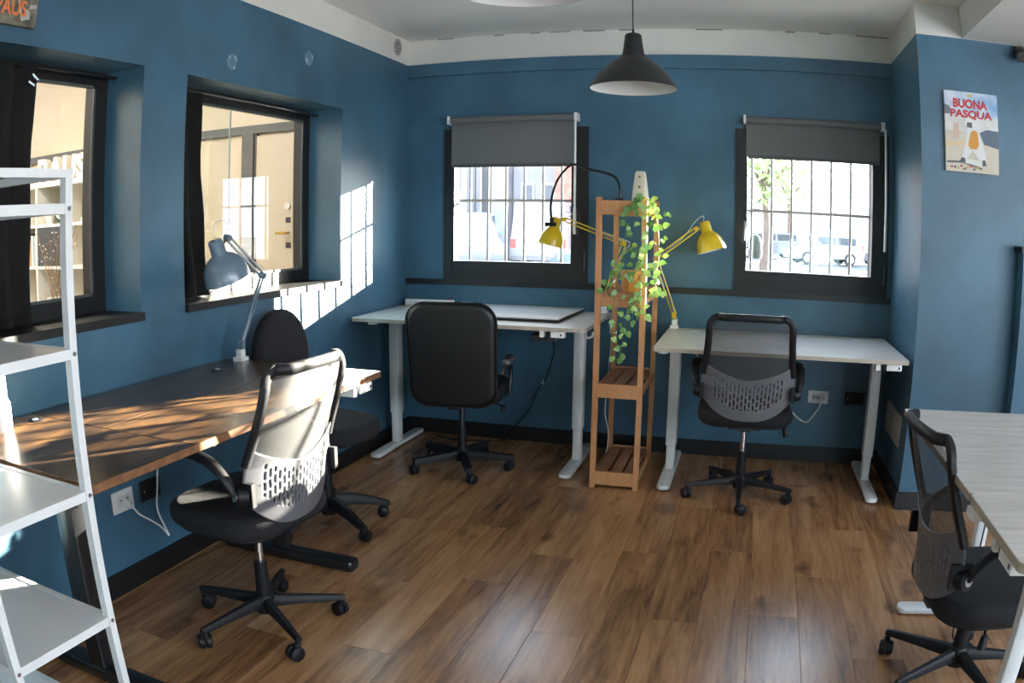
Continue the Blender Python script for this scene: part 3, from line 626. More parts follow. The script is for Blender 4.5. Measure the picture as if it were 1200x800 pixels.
# local x runs along the wall away from the photographer's side, local -y faces the room
for (xa, xb, ya, yb) in ((-0.795, -0.3865, -0.388, 0.39), (-0.3835, 0.79, -0.388, -0.0015), (-0.3835, 0.79, 0.0015, 0.39)):
    top_board('top_panel', d4, xa, xb, ya, yb, Z4, 0.026, RUST, RUSTE, 0.004)
for lx in (-0.545, 0.61):
    MB().slab(rrect(0.075, 0.66, 0.02, 3, lx, 0.0), 0.008, 0.05, 0.008, 2).build('foot', BLKM, d4)
    for fy in (-0.3, 0.3): MB().cyl((lx, fy, 0.0), (lx, fy, 0.01), 0.02, n=12).build('levelling_pad', BLKP, d4)
    MB().slab(rrect(0.062, 0.085, 0.008, 2, lx, 0.03), 0.30, Z4-0.03, 0.002).build('leg', BLKM, d4)
    MB().slab(rrect(0.05, 0.07, 0.006, 2, lx, 0.03), 0.045, 0.34, 0.002).build('leg_insert', BLKM, d4)
    MB().box(lx-0.035, lx+0.035, -0.30, 0.30, Z4-0.05, Z4-0.026).build('top_bracket', BLKM, d4, 0)
MB().box(-0.545, 0.61, -0.09, -0.05, Z4-0.075, Z4-0.028).box(-0.545, 0.61, 0.06, 0.10, Z4-0.075, Z4-0.028).build('crossbar', BLKM, d4, 0)
MB().box(-0.62, -0.56, -0.10, 0.02, Z4-0.17, Z4-0.06).build('motor_box', BLKM, d4, 0)
for gx, gy in ((-0.44, 0.29), (0.545, 0.255)):
    MB().lathe([(0.001, 0.0035), (0.024, 0.004), (0.031, 0.0)], (gx, gy, Z4), n=20).build('cable_grommet', BLKP, d4)
    MB().lathe([(0.001, 0.006), (0.011, 0.0055), (0.0115, 0.0035)], (gx, gy, Z4), n=12).build('grommet_cap', mat('grommet_cap_grey', (0.35, 0.35, 0.35), 0.3), d4)  # paler grey disc in the middle of each grommet
control_box(d4, 0.66, -0.36, Z4-0.026, 0.10, 0.06, WHITEP)
MB().tube(bez([(0.05, -0.10, Z4-0.03), (0.04, -0.14, Z4-0.10), (0.0, -0.14, Z4-0.135), (-0.03, -0.12, Z4-0.09), (-0.02, -0.10, Z4-0.03)], 6), 0.003, 6).build('wire_loop', BLKP, d4)

# ================================================================== CHAIRS
def caster(mb_parent, t, x, y, ang, r=0.028, m=None):
    ca, sa = math.cos(ang), math.sin(ang)
    cx, cy_ = x + 0.018*ca, y + 0.018*sa
    c = MB().cyl((x, y, 0.045), (x, y, 0.075), 0.008, n=8)
    c.tube([(cx, cy_, 0.052), (x, y, 0.058)], 0.012, 8)
    o = c.build('caster', BLKP, t)
    for s in (-1, 1):
        p = Vector((cx - sa*0.002*s, cy_ + ca*0.002*s, r)); q = Vector((cx - sa*0.025*s, cy_ + ca*0.025*s, r))
        w = MB(); d = (q-p)
        w.tube([p, p + d*0.15, p + d*0.8, q], [r*0.85, r, r*0.97, r*0.75], 16); w.build('wheel', BLKP, o)
def star_base(t, rot, Rb, style):
    MB().lathe([(0.001, 0.055), (0.036, 0.055), (0.040, 0.075), (0.038, 0.115), (0.030, 0.125), (0.001, 0.125)], n=18).build('hub', BLKP, t)
    for k in range(5):
        a = rot + k*2*math.pi/5; d = Vector((math.cos(a), math.sin(a), 0)); n_ = Vector((-math.sin(a), math.cos(a), 0))
        mb = MB(); rings = []
        if style == 'flat':   sec = [(0.03, 0.092, 0.019, 0.022), (Rb-0.03, 0.082, 0.019, 0.018), (Rb+0.012, 0.080, 0.018, 0.017)]
        elif style == 'curved': sec = [(0.03, 0.115, 0.024, 0.030), (0.10, 0.118, 0.023, 0.026), (0.20, 0.100, 0.021, 0.020), (Rb-0.02, 0.078, 0.019, 0.015), (Rb+0.014, 0.072, 0.014, 0.010)]
        else: sec = [(0.03, 0.098, 0.020, 0.020), (0.14, 0.092, 0.016, 0.015), (Rb-0.02, 0.082, 0.012, 0.011), (Rb+0.010, 0.079, 0.010, 0.009)]
        for (r_, z, hw, hh) in sec:
            c = d*r_ + Vector((0, 0, z))
            prof = [(-1, -1), (1, -1), (1, 0.3), (0.55, 1), (-0.55, 1), (-1, 0.3)] if style != 'flat' else [(-1, -1), (1, -1), (1, 0.8), (0.85, 1), (-0.85, 1), (-1, 0.8)]
            rings.append([c + n_*px*hw + Vector((0, 0, pz*hh)) for px, pz in prof])
        mb.rings(rings); mb.build('base_leg', BLKP, t)
        caster(None, t, d.x*Rb, d.y*Rb, a + 2.1 + 0.7*k)
def gas_lift(t, ztop, chrome):
    MB().cyl((0,0,0.11), (0,0,0.255), 0.027, 0.024, 16).build('lift_sleeve', BLKP, t)
    MB().cyl((0,0,0.25), (0,0,ztop), 0.0145 if chrome else 0.017, n=14).build('gas_lift', CHROME if chrome else BLKM, t)
def sharp_solid(o, th, off=0.0):
    m = o.modifiers.new('thickness', 'SOLIDIFY'); m.thickness = th; m.offset = off
def hw_back(z):      # half width of the mesh chair's back at height z
    pts = [(0.485, 0.15), (0.505, 0.195), (0.545, 0.232), (0.60, 0.247), (0.66, 0.245), (0.74, 0.231), (0.85, 0.221), (0.94, 0.217), (0.99, 0.214)]
    for (a, b), (c, d) in zip(pts, pts[1:]):
        if z <= c: return 0.94*(b + (d-b)*max(0, (z-a))/(c-a))
    return 0.94*pts[-1][1]
def y_back(u, z):
    c = -0.205 - 0.045*math.sin((z-0.48)/0.5*math.pi*0.55)**2 - 0.05*max(0, z-0.68)/0.3
    return c + 0.055*abs(u)**2.2 * (1.0 if z < 0.7 else 1.0-0.35*(z-0.7)/0.3)
def mesh_chair(label, loc, face, base_rot, seat_z=0.0, arms=True):
    t = thing('mesh_office_chair', label, 'office chair', loc, R(face-90), 'mesh-backed office chairs')
    star_base(t, R(base_rot) - R(face-90), 0.285, 'tube'); gas_lift(t, 0.415+seat_z, True)
    n0 = {ch.name for ch in t.children}
    MB().box(-0.085, 0.085, -0.11, 0.12, 0.395, 0.428).box(-0.03, 0.03, -0.17, -0.09, 0.40, 0.424).build('tilt_mechanism', BLKM, t, 0)
    MB().tube(bez([(0.08, 0.0, 0.405), (0.18, -0.01, 0.402), (0.215, -0.02, 0.385)], 5), 0.005, 8).tube([(0.215, -0.02, 0.392), (0.225, -0.025, 0.35)], [0.012, 0.017], 10).build('height_lever', BLKP, t)
    MB().slab([(x, y + (0.02 if y > 0 else 0.035)) for x, y in rrect(0.50, 0.46, 0.13, 8)], 0.425, 0.505, 0.036, 5).build('seat', BLKF, t)
    MB().slab(rrect(0.46, 0.40, 0.12, 6, 0, 0.025), 0.418, 0.432, 0.004).build('seat_pan', BLKP, t)
    # slotted lower shell
    NU, NZ = 72, 40; mb = MB(); vs = []
    def zlow(u): return 0.462 + 0.12*abs(u)**2.8
    def ztop(u): return 0.668 + 0.075*abs(u)**1.6
    for j in range(NZ+1):
        for i in range(NU+1):
            u = -1 + 2*i/NU; z = zlow(u) + (ztop(u)-zlow(u))*j/NZ
            hw = 0.232 if z < 0.62 else hw_back(z) + 0.004
            vs.append((u*hw, y_back(u, z), z))
    fs = []
    for j in range(NZ):
        for i in range(NU):
            u = -1 + 2*(i+0.5)/NU; q = i//3
            slot = (i % 3 == 1) and ((j + (3 if q % 2 else 0)) % 7 < 5) and abs(u) < 0.74 and 9 + 9*abs(u)**2 < j < NZ-5 and abs(u) > -1
            if not slot: fs.append((j*(NU+1)+i, j*(NU+1)+i+1, (j+1)*(NU+1)+i+1, (j+1)*(NU+1)+i))
    mb.add(vs, fs); sh = mb.build('back_shell', SHELL, t, 60); sharp_solid(sh, 0.007)
    # upper frame loop
    loop = []
    zz = [0.69 + 0.24*k/10 for k in range(11)]
    for z in zz: loop.append((-hw_back(z), y_back(-1, z), z))
    for k in range(1, 9):
        a = R(90*k/8); loop.append((-hw_back(0.93) + 0.05*(1-math.cos(a)), y_back(-1, 0.93) - 0.005*k/8, 0.93 + 0.05*math.sin(a)))
    for k in range(1, 16):
        u = -1 + 2*k/16; u2 = u*(0.154/0.201); loop.append((u*0.154, y_back(u2, 0.98) - 0.004, 0.98 + 0.003*(1-u*u)))
    rgt = [(-x, y, z) for x, y, z in reversed(loop[:19])]; loop = loop + rgt
    rings = []
    P = [Vector(p) for p in loop]
    for i, p in enumerate(P):
        d = (P[min(i+1, len(P)-1)] - P[max(i-1, 0)]).normalized(); out = d.cross(Vector((0, 1, 0))).normalized(); dep = d.cross(out).normalized()
        rings.append([p + out*a*0.017 + dep*b*0.013 for a, b in ((1, 0.5), (0.5, 1), (-0.5, 1), (-1, 0.5), (-1, -0.5), (-0.5, -1), (0.5, -1), (1, -0.5))])
    MB().rings(rings).build('back_frame', BLKP, t, 50)
    # mesh panel
    mp_ = MB(); vs = []; A, B = 24, 16
    for j in range(B+1):
        for i in range(A+1):
            u = -1 + 2*i/A; zt = 0.975 - 0.045*max(0, (abs(u)-0.75)/0.25)**2; z = ztop(u) - 0.006 + (zt - ztop(u))*j/B
            vs.append((u*(hw_back(z)-0.006), y_back(u*0.97, z) + 0.004, z))
    mp_.add(vs, [(j*(A+1)+i, j*(A+1)+i+1, (j+1)*(A+1)+i+1, (j+1)*(A+1)+i) for j in range(B) for i in range(A)])
    mp_.build('back_mesh', MESH, t, 80)
    MB().tube(bez([(0, -0.13, 0.452), (0, -0.16, 0.456), (0, -0.18, 0.468), (0, -0.186, 0.495)], 5), 0.010, 8).build('back_bracket', BLKP, t)
    for s in (-1, 1):
        hb = MB().cyl((s*0.230, -0.165, 0.595), (s*0.260, -0.150, 0.60), 0.030, n=16).box(s*0.220, s*0.238, -0.20, -0.13, 0.565, 0.64).build('arm_bracket', BLKP, t)
        MB().cyl((s*0.260, -0.150, 0.60), (s*0.264, -0.148, 0.601), 0.016, n=12).build('pivot_cap', STEEL, hb)
        pts = bez([(s*0.256, -0.15, 0.60), (s*0.268, -0.12, 0.655), (s*0.271, -0.06, 0.70), (s*0.269, 0.03, 0.712), (s*0.265, 0.10, 0.705)], 5)
        rr = [0.013 + 0.009*min(1, i/12) for i in range(len(pts))]
        ar = MB(); rg = []
        for i, p in enumerate(pts):
            d = (pts[min(i+1, len(pts)-1)] - pts[max(i-1, 0)]).normalized(); sd = Vector((1, 0, 0)); upv = sd.cross(d).normalized()
            rg.append([p + sd*math.cos(a)*rr[i]*1.15 + upv*math.sin(a)*rr[i]*0.75 for a in [k*math.pi/5 for k in range(10)]])
        ar.rings(rg); ar.build('armrest', BLKP, t)
    for ch in t.children:
        if ch.name not in n0: ch.location.z = seat_z      # the gas lift sets the height of everything above it
    return t
A1 = mesh_chair('mesh-backed office chair with sunlit grey back shell at the rustic brown desk', (0.655, -2.72, 0), 176, 38)
A2 = mesh_chair('mesh-backed office chair tucked at the pale desk beside the pillar', (2.226, -0.755, 0), 91, -90)
A3 = mesh_chair('mesh-backed office chair tucked under the pale two-piece desk', (3.04, -2.52, 0), 5, 142, -0.115)

def padded_chair(label, loc, face, base_rot):
    t = thing('padded_office_chair', label, 'office chair', loc, R(face-90))
    star_base(t, R(base_rot) - R(face-90), 0.288, 'flat'); gas_lift(t, 0.42, False)
    MB().box(-0.09, 0.09, -0.13, 0.13, 0.40, 0.428).build('tilt_mechanism', BLKM, t, 0)
    MB().slab(rrect(0.07, 0.07, 0.02, 4), 0.375, 0.40, 0.004).build('lift_collar', BLKP, t)
    MB().slab(rrect(0.50, 0.48, 0.10, 6, 0, 0.02), 0.425, 0.515, 0.035, 4).build('seat', VINYL, t)
    M = Matrix.Translation((0, -0.205, 0.425)) @ Matrix.Rotation(R(98), 4, 'X')
    prof = [(x*(1.0 + 0.03*(y/0.57)), y) for x, y in rrect(0.465, 0.565, 0.10, 8, 0, 0.2825)]
    bk = MB().slab(prof, -0.035, 0.035, 0.03, 5, M).build('backrest', VINYL, t)
    prof2 = [Vector((x*1.012, (y-0.2825)*1.01+0.2825, 0.02)) for x, y in prof]; prof2.append(prof2[0])
    MB().tube([M @ p for p in prof2], 0.006, 6).build('piping', VINYL, bk)
    MB().box(-0.03, 0.03, -0.24, -0.10, 0.405, 0.42).build('back_bracket', BLKM, t, 0)
    for s in (-1, 1):
        MB().tube(bez([(s*0.24, 0.06, 0.435), (s*0.262, 0.06, 0.46), (s*0.268, 0.05, 0.60), (s*0.268, -0.05, 0.632), (s*0.266, -0.10, 0.62), (s*0.255, -0.13, 0.58)], 5), 0.013, 8).build('arm_frame', BLKM, t)
        MB().slab(rrect(0.05, 0.20, 0.022, 5, s*0.265, 0.0), 0.632, 0.662, 0.010, 3).build('armrest', mat('grey_arm_pad', (0.09, 0.09, 0.09), 0.5), t)
    MB().tube(bez([(0.09, -0.04, 0.413), (0.19, -0.05, 0.41), (0.24, -0.06, 0.395)], 5), 0.005, 8).slab(rrect(0.022, 0.055, 0.01, 3, 0.245, -0.065), 0.37, 0.40, 0.005).build('height_lever', BLKP, t)
    return t
B1 = padded_chair('black padded office chair with tall rounded back at the pale desk by the left wall', (0.655, -0.70, 0), 99, -62)

def task_chair(label, loc, face, base_rot):
    t = thing('task_chair', label, 'office chair', loc, R(face-90))
    star_base(t, R(base_rot) - R(face-90), 0.29, 'curved'); gas_lift(t, 0.43, False)
    MB().box(-0.09, 0.09, -0.15, 0.12, 0.41, 0.437).build('tilt_mechanism', BLKM, t, 0)
    seat = []
    for k in range(40):
        a = 2*math.pi*k/40; ca, sa = math.cos(a), math.sin(a)
        seat.append((0.228*math.copysign(abs(ca)**0.7, ca), 0.222*math.copysign(abs(sa)**0.75, sa) + 0.02))
    MB().slab(seat, 0.433, 0.522, 0.042, 6).build('seat', BLKF, t)
    M = Matrix.Translation((0, -0.205, 0.0)) @ Matrix.Rotation(R(93), 4, 'X')
    out = []
    for k in range(48):
        a = 2*math.pi*k/48; ca, sa = math.cos(a), math.sin(a); e = 0.75 if sa < 0 else 0.88
        out.append((0.185*math.copysign(abs(ca)**e, ca)*(1.0 - 0.10*max(0, sa)), 0.785 + 0.222*math.copysign(abs(sa)**e, sa)))
    MB().slab(out, -0.03, 0.045, 0.034, 6, M).build('backrest', BLKF, t)
    MB().tube(bez([(0, -0.12, 0.42), (0, -0.24, 0.43), (0, -0.29, 0.50), (0, -0.295, 0.66), (0, -0.30, 0.80)], 5), [0.02]*21, 8).build('back_stem', BLKP, t)
    return t
C1 = task_chair('black fabric task chair with rounded back at the far end of the rustic desk', (0.374, -1.75, 0), -9, -28)

# ================================================================== PLANT STAND
SX0, SX1, SY0, SY1, SH = 1.418, 1.682, -0.795, -0.235, 1.54
st = thing('plant_stand', 'tall narrow pine plant stand with slatted shelves between two pale desks', 'plant stand', (1.55, -0.5, 0), 0, None, True)
for x in (SX0, SX1-0.028):
    for y in (SY0, SY1-0.028): MB().box(x, x+0.028, y, y+0.028, 0, SH).build('post', PINE, st, 0)
levels = [0.085, 0.565, 1.042, 1.515]
for z in levels:
    for y0 in (SY0+0.001, SY1-0.0185):
        MB().box(SX0+0.0285, SX1-0.0285, y0, y0+0.0175, z-0.065, z+0.008).build('rail', PINE, st, 0)
    n = 4; w = 0.045; gap = ((SX1-SX0-0.06) - n*w)/(n-1)
    if z < 1.3: n = 3; w = 0.056; gap = ((SX1-SX0-0.06) - n*w)/(n-1)
    for k in range(n):
        xx = SX0+0.03 + k*(w+gap); MB().box(xx, xx+w, SY0+0.0187, SY1-0.0187, z-0.016, z).build('slat', PINEY, st, 0)
    for x in (SX0+0.004, SX1-0.018):
        MB().box(x, x+0.014, SY0+0.0285, SY1-0.0285, z-0.05, z-0.0165).build('side_rail', PINE, st, 0)
    for x in (SX0+0.05, SX1-0.05): MB().cyl((x, SY0+0.001, z-0.045), (x, SY0-0.001, z-0.045), 0.003, n=6).build('screw', STEEL, st)
# speaker-like white cone on top
wc = thing('tapered_speaker', 'cream tapered object with two round dots on top of the plant stand', 'ornament', (1.612, -0.55, 1.515), 0, None, True)
rg = []
for z, w, d in ((1.5155, 0.044, 0.032), (1.52, 0.046, 0.034), (1.60, 0.039, 0.028), (1.675, 0.029, 0.022), (1.688, 0.026, 0.019), (1.692, 0.018, 0.013)):
    rg.append([(px, py, z) for px, py in rrect(2*w, 2*d, min(w, d)*0.45, 4, 1.612, -0.55)])
MB().rings(rg).build('body', CREAM, wc)
for z, r, yy in ((1.66, 0.0065, -0.5735), (1.605, 0.0075, -0.5785)): MB().cyl((1.610, yy, z), (1.610, yy-0.0022, z), r, n=10).build('dot', mat('brown_dot', (0.2, 0.1, 0.05), 0.5), wc)
# pot and foliage
def leaf_mesh(name, m, s=1.0):
    pts = [(0, 0, 0), (0.32, 0.12, 0.05), (0.46, 0.38, 0.07), (0.34, 0.72, 0.03), (0, 1.12, -0.10), (-0.34, 0.72, 0.03), (-0.46, 0.38, 0.07), (-0.32, 0.12, 0.05), (0, 0.38, -0.02), (0, 0.75, -0.04)]
    fs = [(0, 1, 8), (1, 2, 8), (2, 3, 9, 8), (3, 4, 9), (4, 5, 9), (5, 6, 8, 9), (6, 7, 8), (7, 0, 8)]
    me = bpy.data.meshes.new(name); me.from_pydata([(x*s, y*s, z*s) for x, y, z in pts], [], fs); me.materials.append(m); me.shade_smooth(); return me
LM = [leaf_mesh('leaf', LEAF), leaf_mesh('leaf', LEAFD)]
def put_leaf(t, p, size, k, rr, dirv=None):
    o = bpy.data.objects.new('leaf', LM[k]); col.objects.link(o); o.parent = t; o.matrix_parent_inverse = PINV[t.name]
    d = dirv or Vector((rr.uniform(-1, 1), rr.uniform(-0.9, 0.2), rr.uniform(-1.0, 0.35))).normalized()
    nrm = Vector((rr.uniform(-0.6, 0.6), -1, rr.uniform(-0.1, 0.8))).normalized()
    xa = d.cross(nrm).normalized(); za = xa.cross(d)
    M = Matrix((xa, d, za)).transposed().to_4x4()
    o.matrix_basis = Matrix.Translation(p) @ M @ Matrix.Scale(size, 4)
def vine(t, pts, n, sizes, rr, kfun, lift=0.02):
    c = bez(pts, 8); MB().tube(c, 0.0016, 5).build('stem', STEM, t)
    for i in range(n):
        p = c[min(len(c)-1, int((i+rr.random())/n*len(c)))]
        off = Vector((rr.gauss(0, lift), -abs(rr.gauss(0, lift)), rr.gauss(0, lift*0.6)))
        MB().tube([p, p+off], 0.0009, 4).build('petiole', STEM, t)
        put_leaf(t, p+off, rr.uniform(*sizes), kfun(p+off, rr), rr)
gr = thing('hanging_ivy', 'bright green ivy garland cascading over the corner post of the plant stand', 'plant', (1.68, -0.82, 1.0), 0, None, True)
r2 = random.Random(3)
bright = lambda p, rr: 0 if p.x > 1.635 and rr.random() < 0.8 else 1  # paler leaves on the window side: sunlight put into the leaf colour
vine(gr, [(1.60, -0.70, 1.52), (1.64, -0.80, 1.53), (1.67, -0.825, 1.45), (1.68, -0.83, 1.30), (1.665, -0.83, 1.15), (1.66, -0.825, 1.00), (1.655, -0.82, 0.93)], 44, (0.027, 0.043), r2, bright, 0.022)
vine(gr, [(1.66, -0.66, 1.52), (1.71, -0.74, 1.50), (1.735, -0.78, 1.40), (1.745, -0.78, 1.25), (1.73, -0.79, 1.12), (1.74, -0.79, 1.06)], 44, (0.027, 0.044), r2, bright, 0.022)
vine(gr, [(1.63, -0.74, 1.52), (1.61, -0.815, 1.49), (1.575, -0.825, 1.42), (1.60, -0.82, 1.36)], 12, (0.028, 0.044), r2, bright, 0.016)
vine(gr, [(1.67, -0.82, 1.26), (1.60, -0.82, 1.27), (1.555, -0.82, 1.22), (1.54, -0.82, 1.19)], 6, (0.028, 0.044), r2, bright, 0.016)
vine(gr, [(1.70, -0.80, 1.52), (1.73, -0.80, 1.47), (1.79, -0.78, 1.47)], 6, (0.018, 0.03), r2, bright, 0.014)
pp = thing('potted_plant', 'ochre pot with trailing green plant on the second shelf of the plant stand', 'potted plant', (1.585, -0.62, 1.0425), 0, None, True)
MB().lathe([(0.001, 0.0), (0.046, 0.0), (0.05, 0.006), (0.063, 0.100), (0.066, 0.102), (0.066, 0.115), (0.058, 0.115), (0.055, 0.09), (0.001, 0.088)], (1.585, -0.62, 1.0425), n=26).build('pot', TERRA, pp)
MB().lathe([(0.001, 0.096), (0.055, 0.092)], (1.585, -0.62, 1.0425), n=16).build('soil', SOIL, pp)
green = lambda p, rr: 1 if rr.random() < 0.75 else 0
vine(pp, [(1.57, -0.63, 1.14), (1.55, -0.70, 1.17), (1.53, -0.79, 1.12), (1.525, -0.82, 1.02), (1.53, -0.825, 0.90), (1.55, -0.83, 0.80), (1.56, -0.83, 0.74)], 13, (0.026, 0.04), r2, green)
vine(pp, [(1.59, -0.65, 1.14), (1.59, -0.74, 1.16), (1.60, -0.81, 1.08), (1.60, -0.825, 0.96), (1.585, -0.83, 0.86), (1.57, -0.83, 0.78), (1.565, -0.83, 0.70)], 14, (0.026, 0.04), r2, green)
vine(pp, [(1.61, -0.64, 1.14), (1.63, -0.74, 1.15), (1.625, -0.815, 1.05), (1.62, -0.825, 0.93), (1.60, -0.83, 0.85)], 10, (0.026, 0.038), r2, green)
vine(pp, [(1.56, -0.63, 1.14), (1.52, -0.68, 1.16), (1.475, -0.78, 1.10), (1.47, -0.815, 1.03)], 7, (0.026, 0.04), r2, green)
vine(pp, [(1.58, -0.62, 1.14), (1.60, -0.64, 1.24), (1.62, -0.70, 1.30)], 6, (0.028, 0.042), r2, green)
wcbl = thing('lamp_cable', 'thin white cord with inline switch hanging along the plant stand', 'cable', (1.42, -0.3, 0.1), 0, None, True)
MB().tube(bez([(1.372, -0.062, 0.845), (1.385, -0.09, 0.80), (1.40, -0.15, 0.72), (1.40, -0.21, 0.58), (1.398, -0.24, 0.42), (1.402, -0.30, 0.30), (1.43, -0.33, 0.20), (1.435, -0.36, 0.115), (1.437, -0.42, 0.093)], 8), 0.003, 6).build('cord', WHITEP, wcbl)
MB().slab(rrect(0.018, 0.016, 0.004, 2, 1.388, -0.10), 0.745, 0.80, 0.003).build('switch', WHITEP, wcbl)

# ================================================================== LAMPS
def arm_lamp(label, m, base, foot_z, shoulder, elbow, wrist, cap, rim, rim_r, arm_w, cordpts):
    t = thing('desk_lamp', label, 'desk lamp', base, 0, None, True)
    b = Vector(base)
    MB().box(b.x-0.024, b.x+0.024, b.y-0.026, b.y+0.026, b.z+0.0008, b.z+0.018).slab(rrect(0.034, 0.034, 0.006, 3, b.x, b.y), b.z+0.018, b.z+0.052, 0.003).build('clamp', WHITEP, t)
    sh, el, wr = Vector(shoulder), Vector(elbow), Vector(wrist)
    MB().cyl((b.x, b.y, b.z+0.05), sh, 0.007, n=8).bar(sh+Vector((0,0,-0.02)), sh+Vector((0,0,0.02)), 0.026, 0.024, (0,1,0)).build('pivot', m, t)
    n_ = Vector((0, 0, 1))
    def pair(nm, a, c):
        d = (c-a).normalized(); s_ = d.cross(n_)
        side = arm_w
        off = (side - d*side.dot(d)).normalized()*0.011
        for k in (-1, 1): MB().bar(a+off*k, c+off*k, 0.007, 0.007).build(nm, m, t, 0)
        o2 = d.cross(off).normalized()*0.010
        MB().tube([a + d*0.02 + o2, a + d*(c-a).length*0.45 + o2], 0.003, 6).build('spring', STEEL, t)
    pair('lower_arm', sh, el); pair('upper_arm', el, wr)
    for p, nm in ((el, 'elbow_joint'), (wr, 'wrist_joint')):
        a_ = arm_w.cross((wr-el).normalized()).normalized(); MB().cyl(p-a_*0.014, p+a_*0.014, 0.014, n=12).build(nm, m, t)
    cp, rm = Vector(cap), Vector(rim); ax = (rm-cp).normalized(); L = (rm-cp).length
    MB().cyl(wr, cp + ax*L*0.25, 0.006, n=8).build('head_link', STEEL, t)
    q = L
    prof = [(0.001, 0), (0.026, 0.0), (0.031, 0.008), (0.033, 0.34*q), (0.036, 0.37*q), (0.60*rim_r, 0.45*q), (0.76*rim_r, 0.54*q), (0.88*rim_r, 0.66*q), (0.95*rim_r, 0.79*q), (0.99*rim_r, 0.91*q), (rim_r, q)]
    inn = [(rim_r-0.002, q), (0.92*rim_r, 0.80*q), (0.84*rim_r, 0.67*q), (0.70*rim_r, 0.55*q), (0.5*rim_r, 0.47*q), (0.001, 0.44*q)]
    MB().lathe(prof, cp, ax, 28).build('lamp_shade', m, t)
    MB().lathe(inn, cp, ax, 28).build('shade_lining', LAMPI, t)
    MB().lathe([(0.012, 0.44*q), (0.026, 0.58*q), (0.030, 0.70*q), (0.022, 0.80*q), (0.001, 0.84*q)], cp, ax, 16).build('bulb', mat('frosted_bulb', (0.8, 0.78, 0.72), 0.3), t)
    MB().tube(bez(cordpts, 8), 0.0022, 6).build('cord', WHITEP, t)
    return t
arm_lamp('yellow architect lamp clamped to the pale desk in front of the window bars', YEL, (1.335, -0.075, Z1), 0, (1.338, -0.09, 0.935), (1.462, -0.14, 1.290), (1.10, -0.16, 1.425),
         (1.055, -0.165, 1.435), (1.016, -0.175, 1.268), 0.076, Vector((1, 0, 0)),
         [(1.052, -0.16, 1.437), (1.08, -0.15, 1.47), (1.14, -0.15, 1.46), (1.13, -0.15, 1.425), (1.25, -0.145, 1.38), (1.462, -0.13, 1.31), (1.49, -0.12, 1.28), (1.43, -0.11, 1.2), (1.345, -0.085, 0.95)])
arm_lamp('yellow architect lamp clamped to the bare pale desk beside the ivy', YEL, (1.772, -0.095, Z2), 0, (1.768, -0.10, 0.875), (1.655, -0.16, 1.205), (1.895, -0.17, 1.39),
         (1.938, -0.175, 1.432), (1.988, -0.185, 1.265), 0.086, Vector((-1, 0, 0)),
         [(1.935, -0.17, 1.435), (1.93, -0.165, 1.465), (1.885, -0.16, 1.43), (1.80, -0.15, 1.32), (1.66, -0.14, 1.21), (1.70, -0.12, 1.05), (1.76, -0.09, 0.90), (1.79, -0.085, 0.84)])
arm_lamp('blue-grey architect lamp clamped to the far end of the rustic desk', GREYB, (0.115, -2.02, Z4), 0, (0.12, -2.018, 0.885), (0.14, -1.87, 1.175), (0.17, -2.165, 1.352),
         (0.175, -2.262, 1.345), (0.20, -2.205, 1.183), 0.100, Vector((0, 1, 0)),
         [(0.175, -2.262, 1.348), (0.16, -2.25, 1.40), (0.16, -2.20, 1.425), (0.17, -2.155, 1.40), (0.17, -2.17, 1.36), (0.15, -2.02, 1.27), (0.135, -1.86, 1.21), (0.12, -1.85, 1.17), (0.125, -1.95, 1.0), (0.115, -2.01, 0.88)])
gn = thing('gooseneck_arm', 'black bendable gooseneck rising from the plant stand over the yellow lamp', 'gooseneck', (1.455, -0.27, 1.515), 0, None, True)
gp = bez([(1.452, -0.262, 1.55), (1.450, -0.262, 1.62), (1.425, -0.262, 1.672), (1.36, -0.26, 1.70), (1.26, -0.25, 1.722), (1.165, -0.24, 1.748), (1.09, -0.235, 1.68), (1.05, -0.225, 1.60), (1.03, -0.215, 1.50), (1.036, -0.21, 1.42)], 8)
MB().tube(gp, 0.0075, 8).build('flexible_arm', BLKP, gn)
MB().box(1.425, 1.475, -0.285, -0.238, 1.5405, 1.552).cyl((1.452, -0.262, 1.55), (1.452, -0.262, 1.60), 0.010, n=10).build('clamp', BLKM, gn)
MB().box(1.012, 1.062, -0.232, -0.196, 1.382, 1.404).cyl((1.036, -0.213, 1.40), (1.036, -0.211, 1.43), 0.012, n=10).cyl((0.998, -0.214, 1.392), (1.012, -0.214, 1.392), 0.012, n=10).build('phone_clip', BLKP, gn)
def pendant(x, y, zr, label):
    t = thing('pendant_lamp', label, 'pendant lamp', (x, y, zr), 0, 'charcoal pendant lamps', True)
    H = 0.245
    prof = [(0.006, H), (0.030, H), (0.036, H-0.006), (0.046, H-0.085), (0.052, H-0.098), (0.054, H-0.105), (0.085, H-0.122), (0.120, H-0.152), (0.150, H-0.185), (0.172, H-0.215), (0.186, 0.004), (0.187, 0.0)]
    inn = [(0.185, 0.0), (0.183, 0.004), (0.168, H-0.217), (0.146, H-0.188), (0.116, H-0.156), (0.082, H-0.127), (0.03, H-0.11), (0.001, H-0.11)]
    MB().lathe(prof, (x, y, zr), n=48).build('lamp_shade', LAMPK, t)
    MB().lathe(inn, (x, y, zr), n=48).build('shade_lining', LAMPI, t)
    MB().lathe([(0.015, H-0.11), (0.03, H-0.15), (0.034, H-0.17), (0.024, H-0.195), (0.001, H-0.205)], (x, y, zr), n=18).build('bulb', mat('frosted_bulb', (0.8, 0.78, 0.72), 0.3), t)
    MB().cyl((x, y, zr+H-0.002), (x, y, zr+H+0.022), 0.007, 0.004, 10).cyl((x, y, zr+H+0.02), (x, y, ZC-0.03), 0.0026, n=6).build('cord', BLKP, t)
    MB().lathe([(0.01, -0.035), (0.045, -0.03), (0.05, 0.0)], (x, y, ZC), n=20).build('ceiling_canopy', BLKP, t)
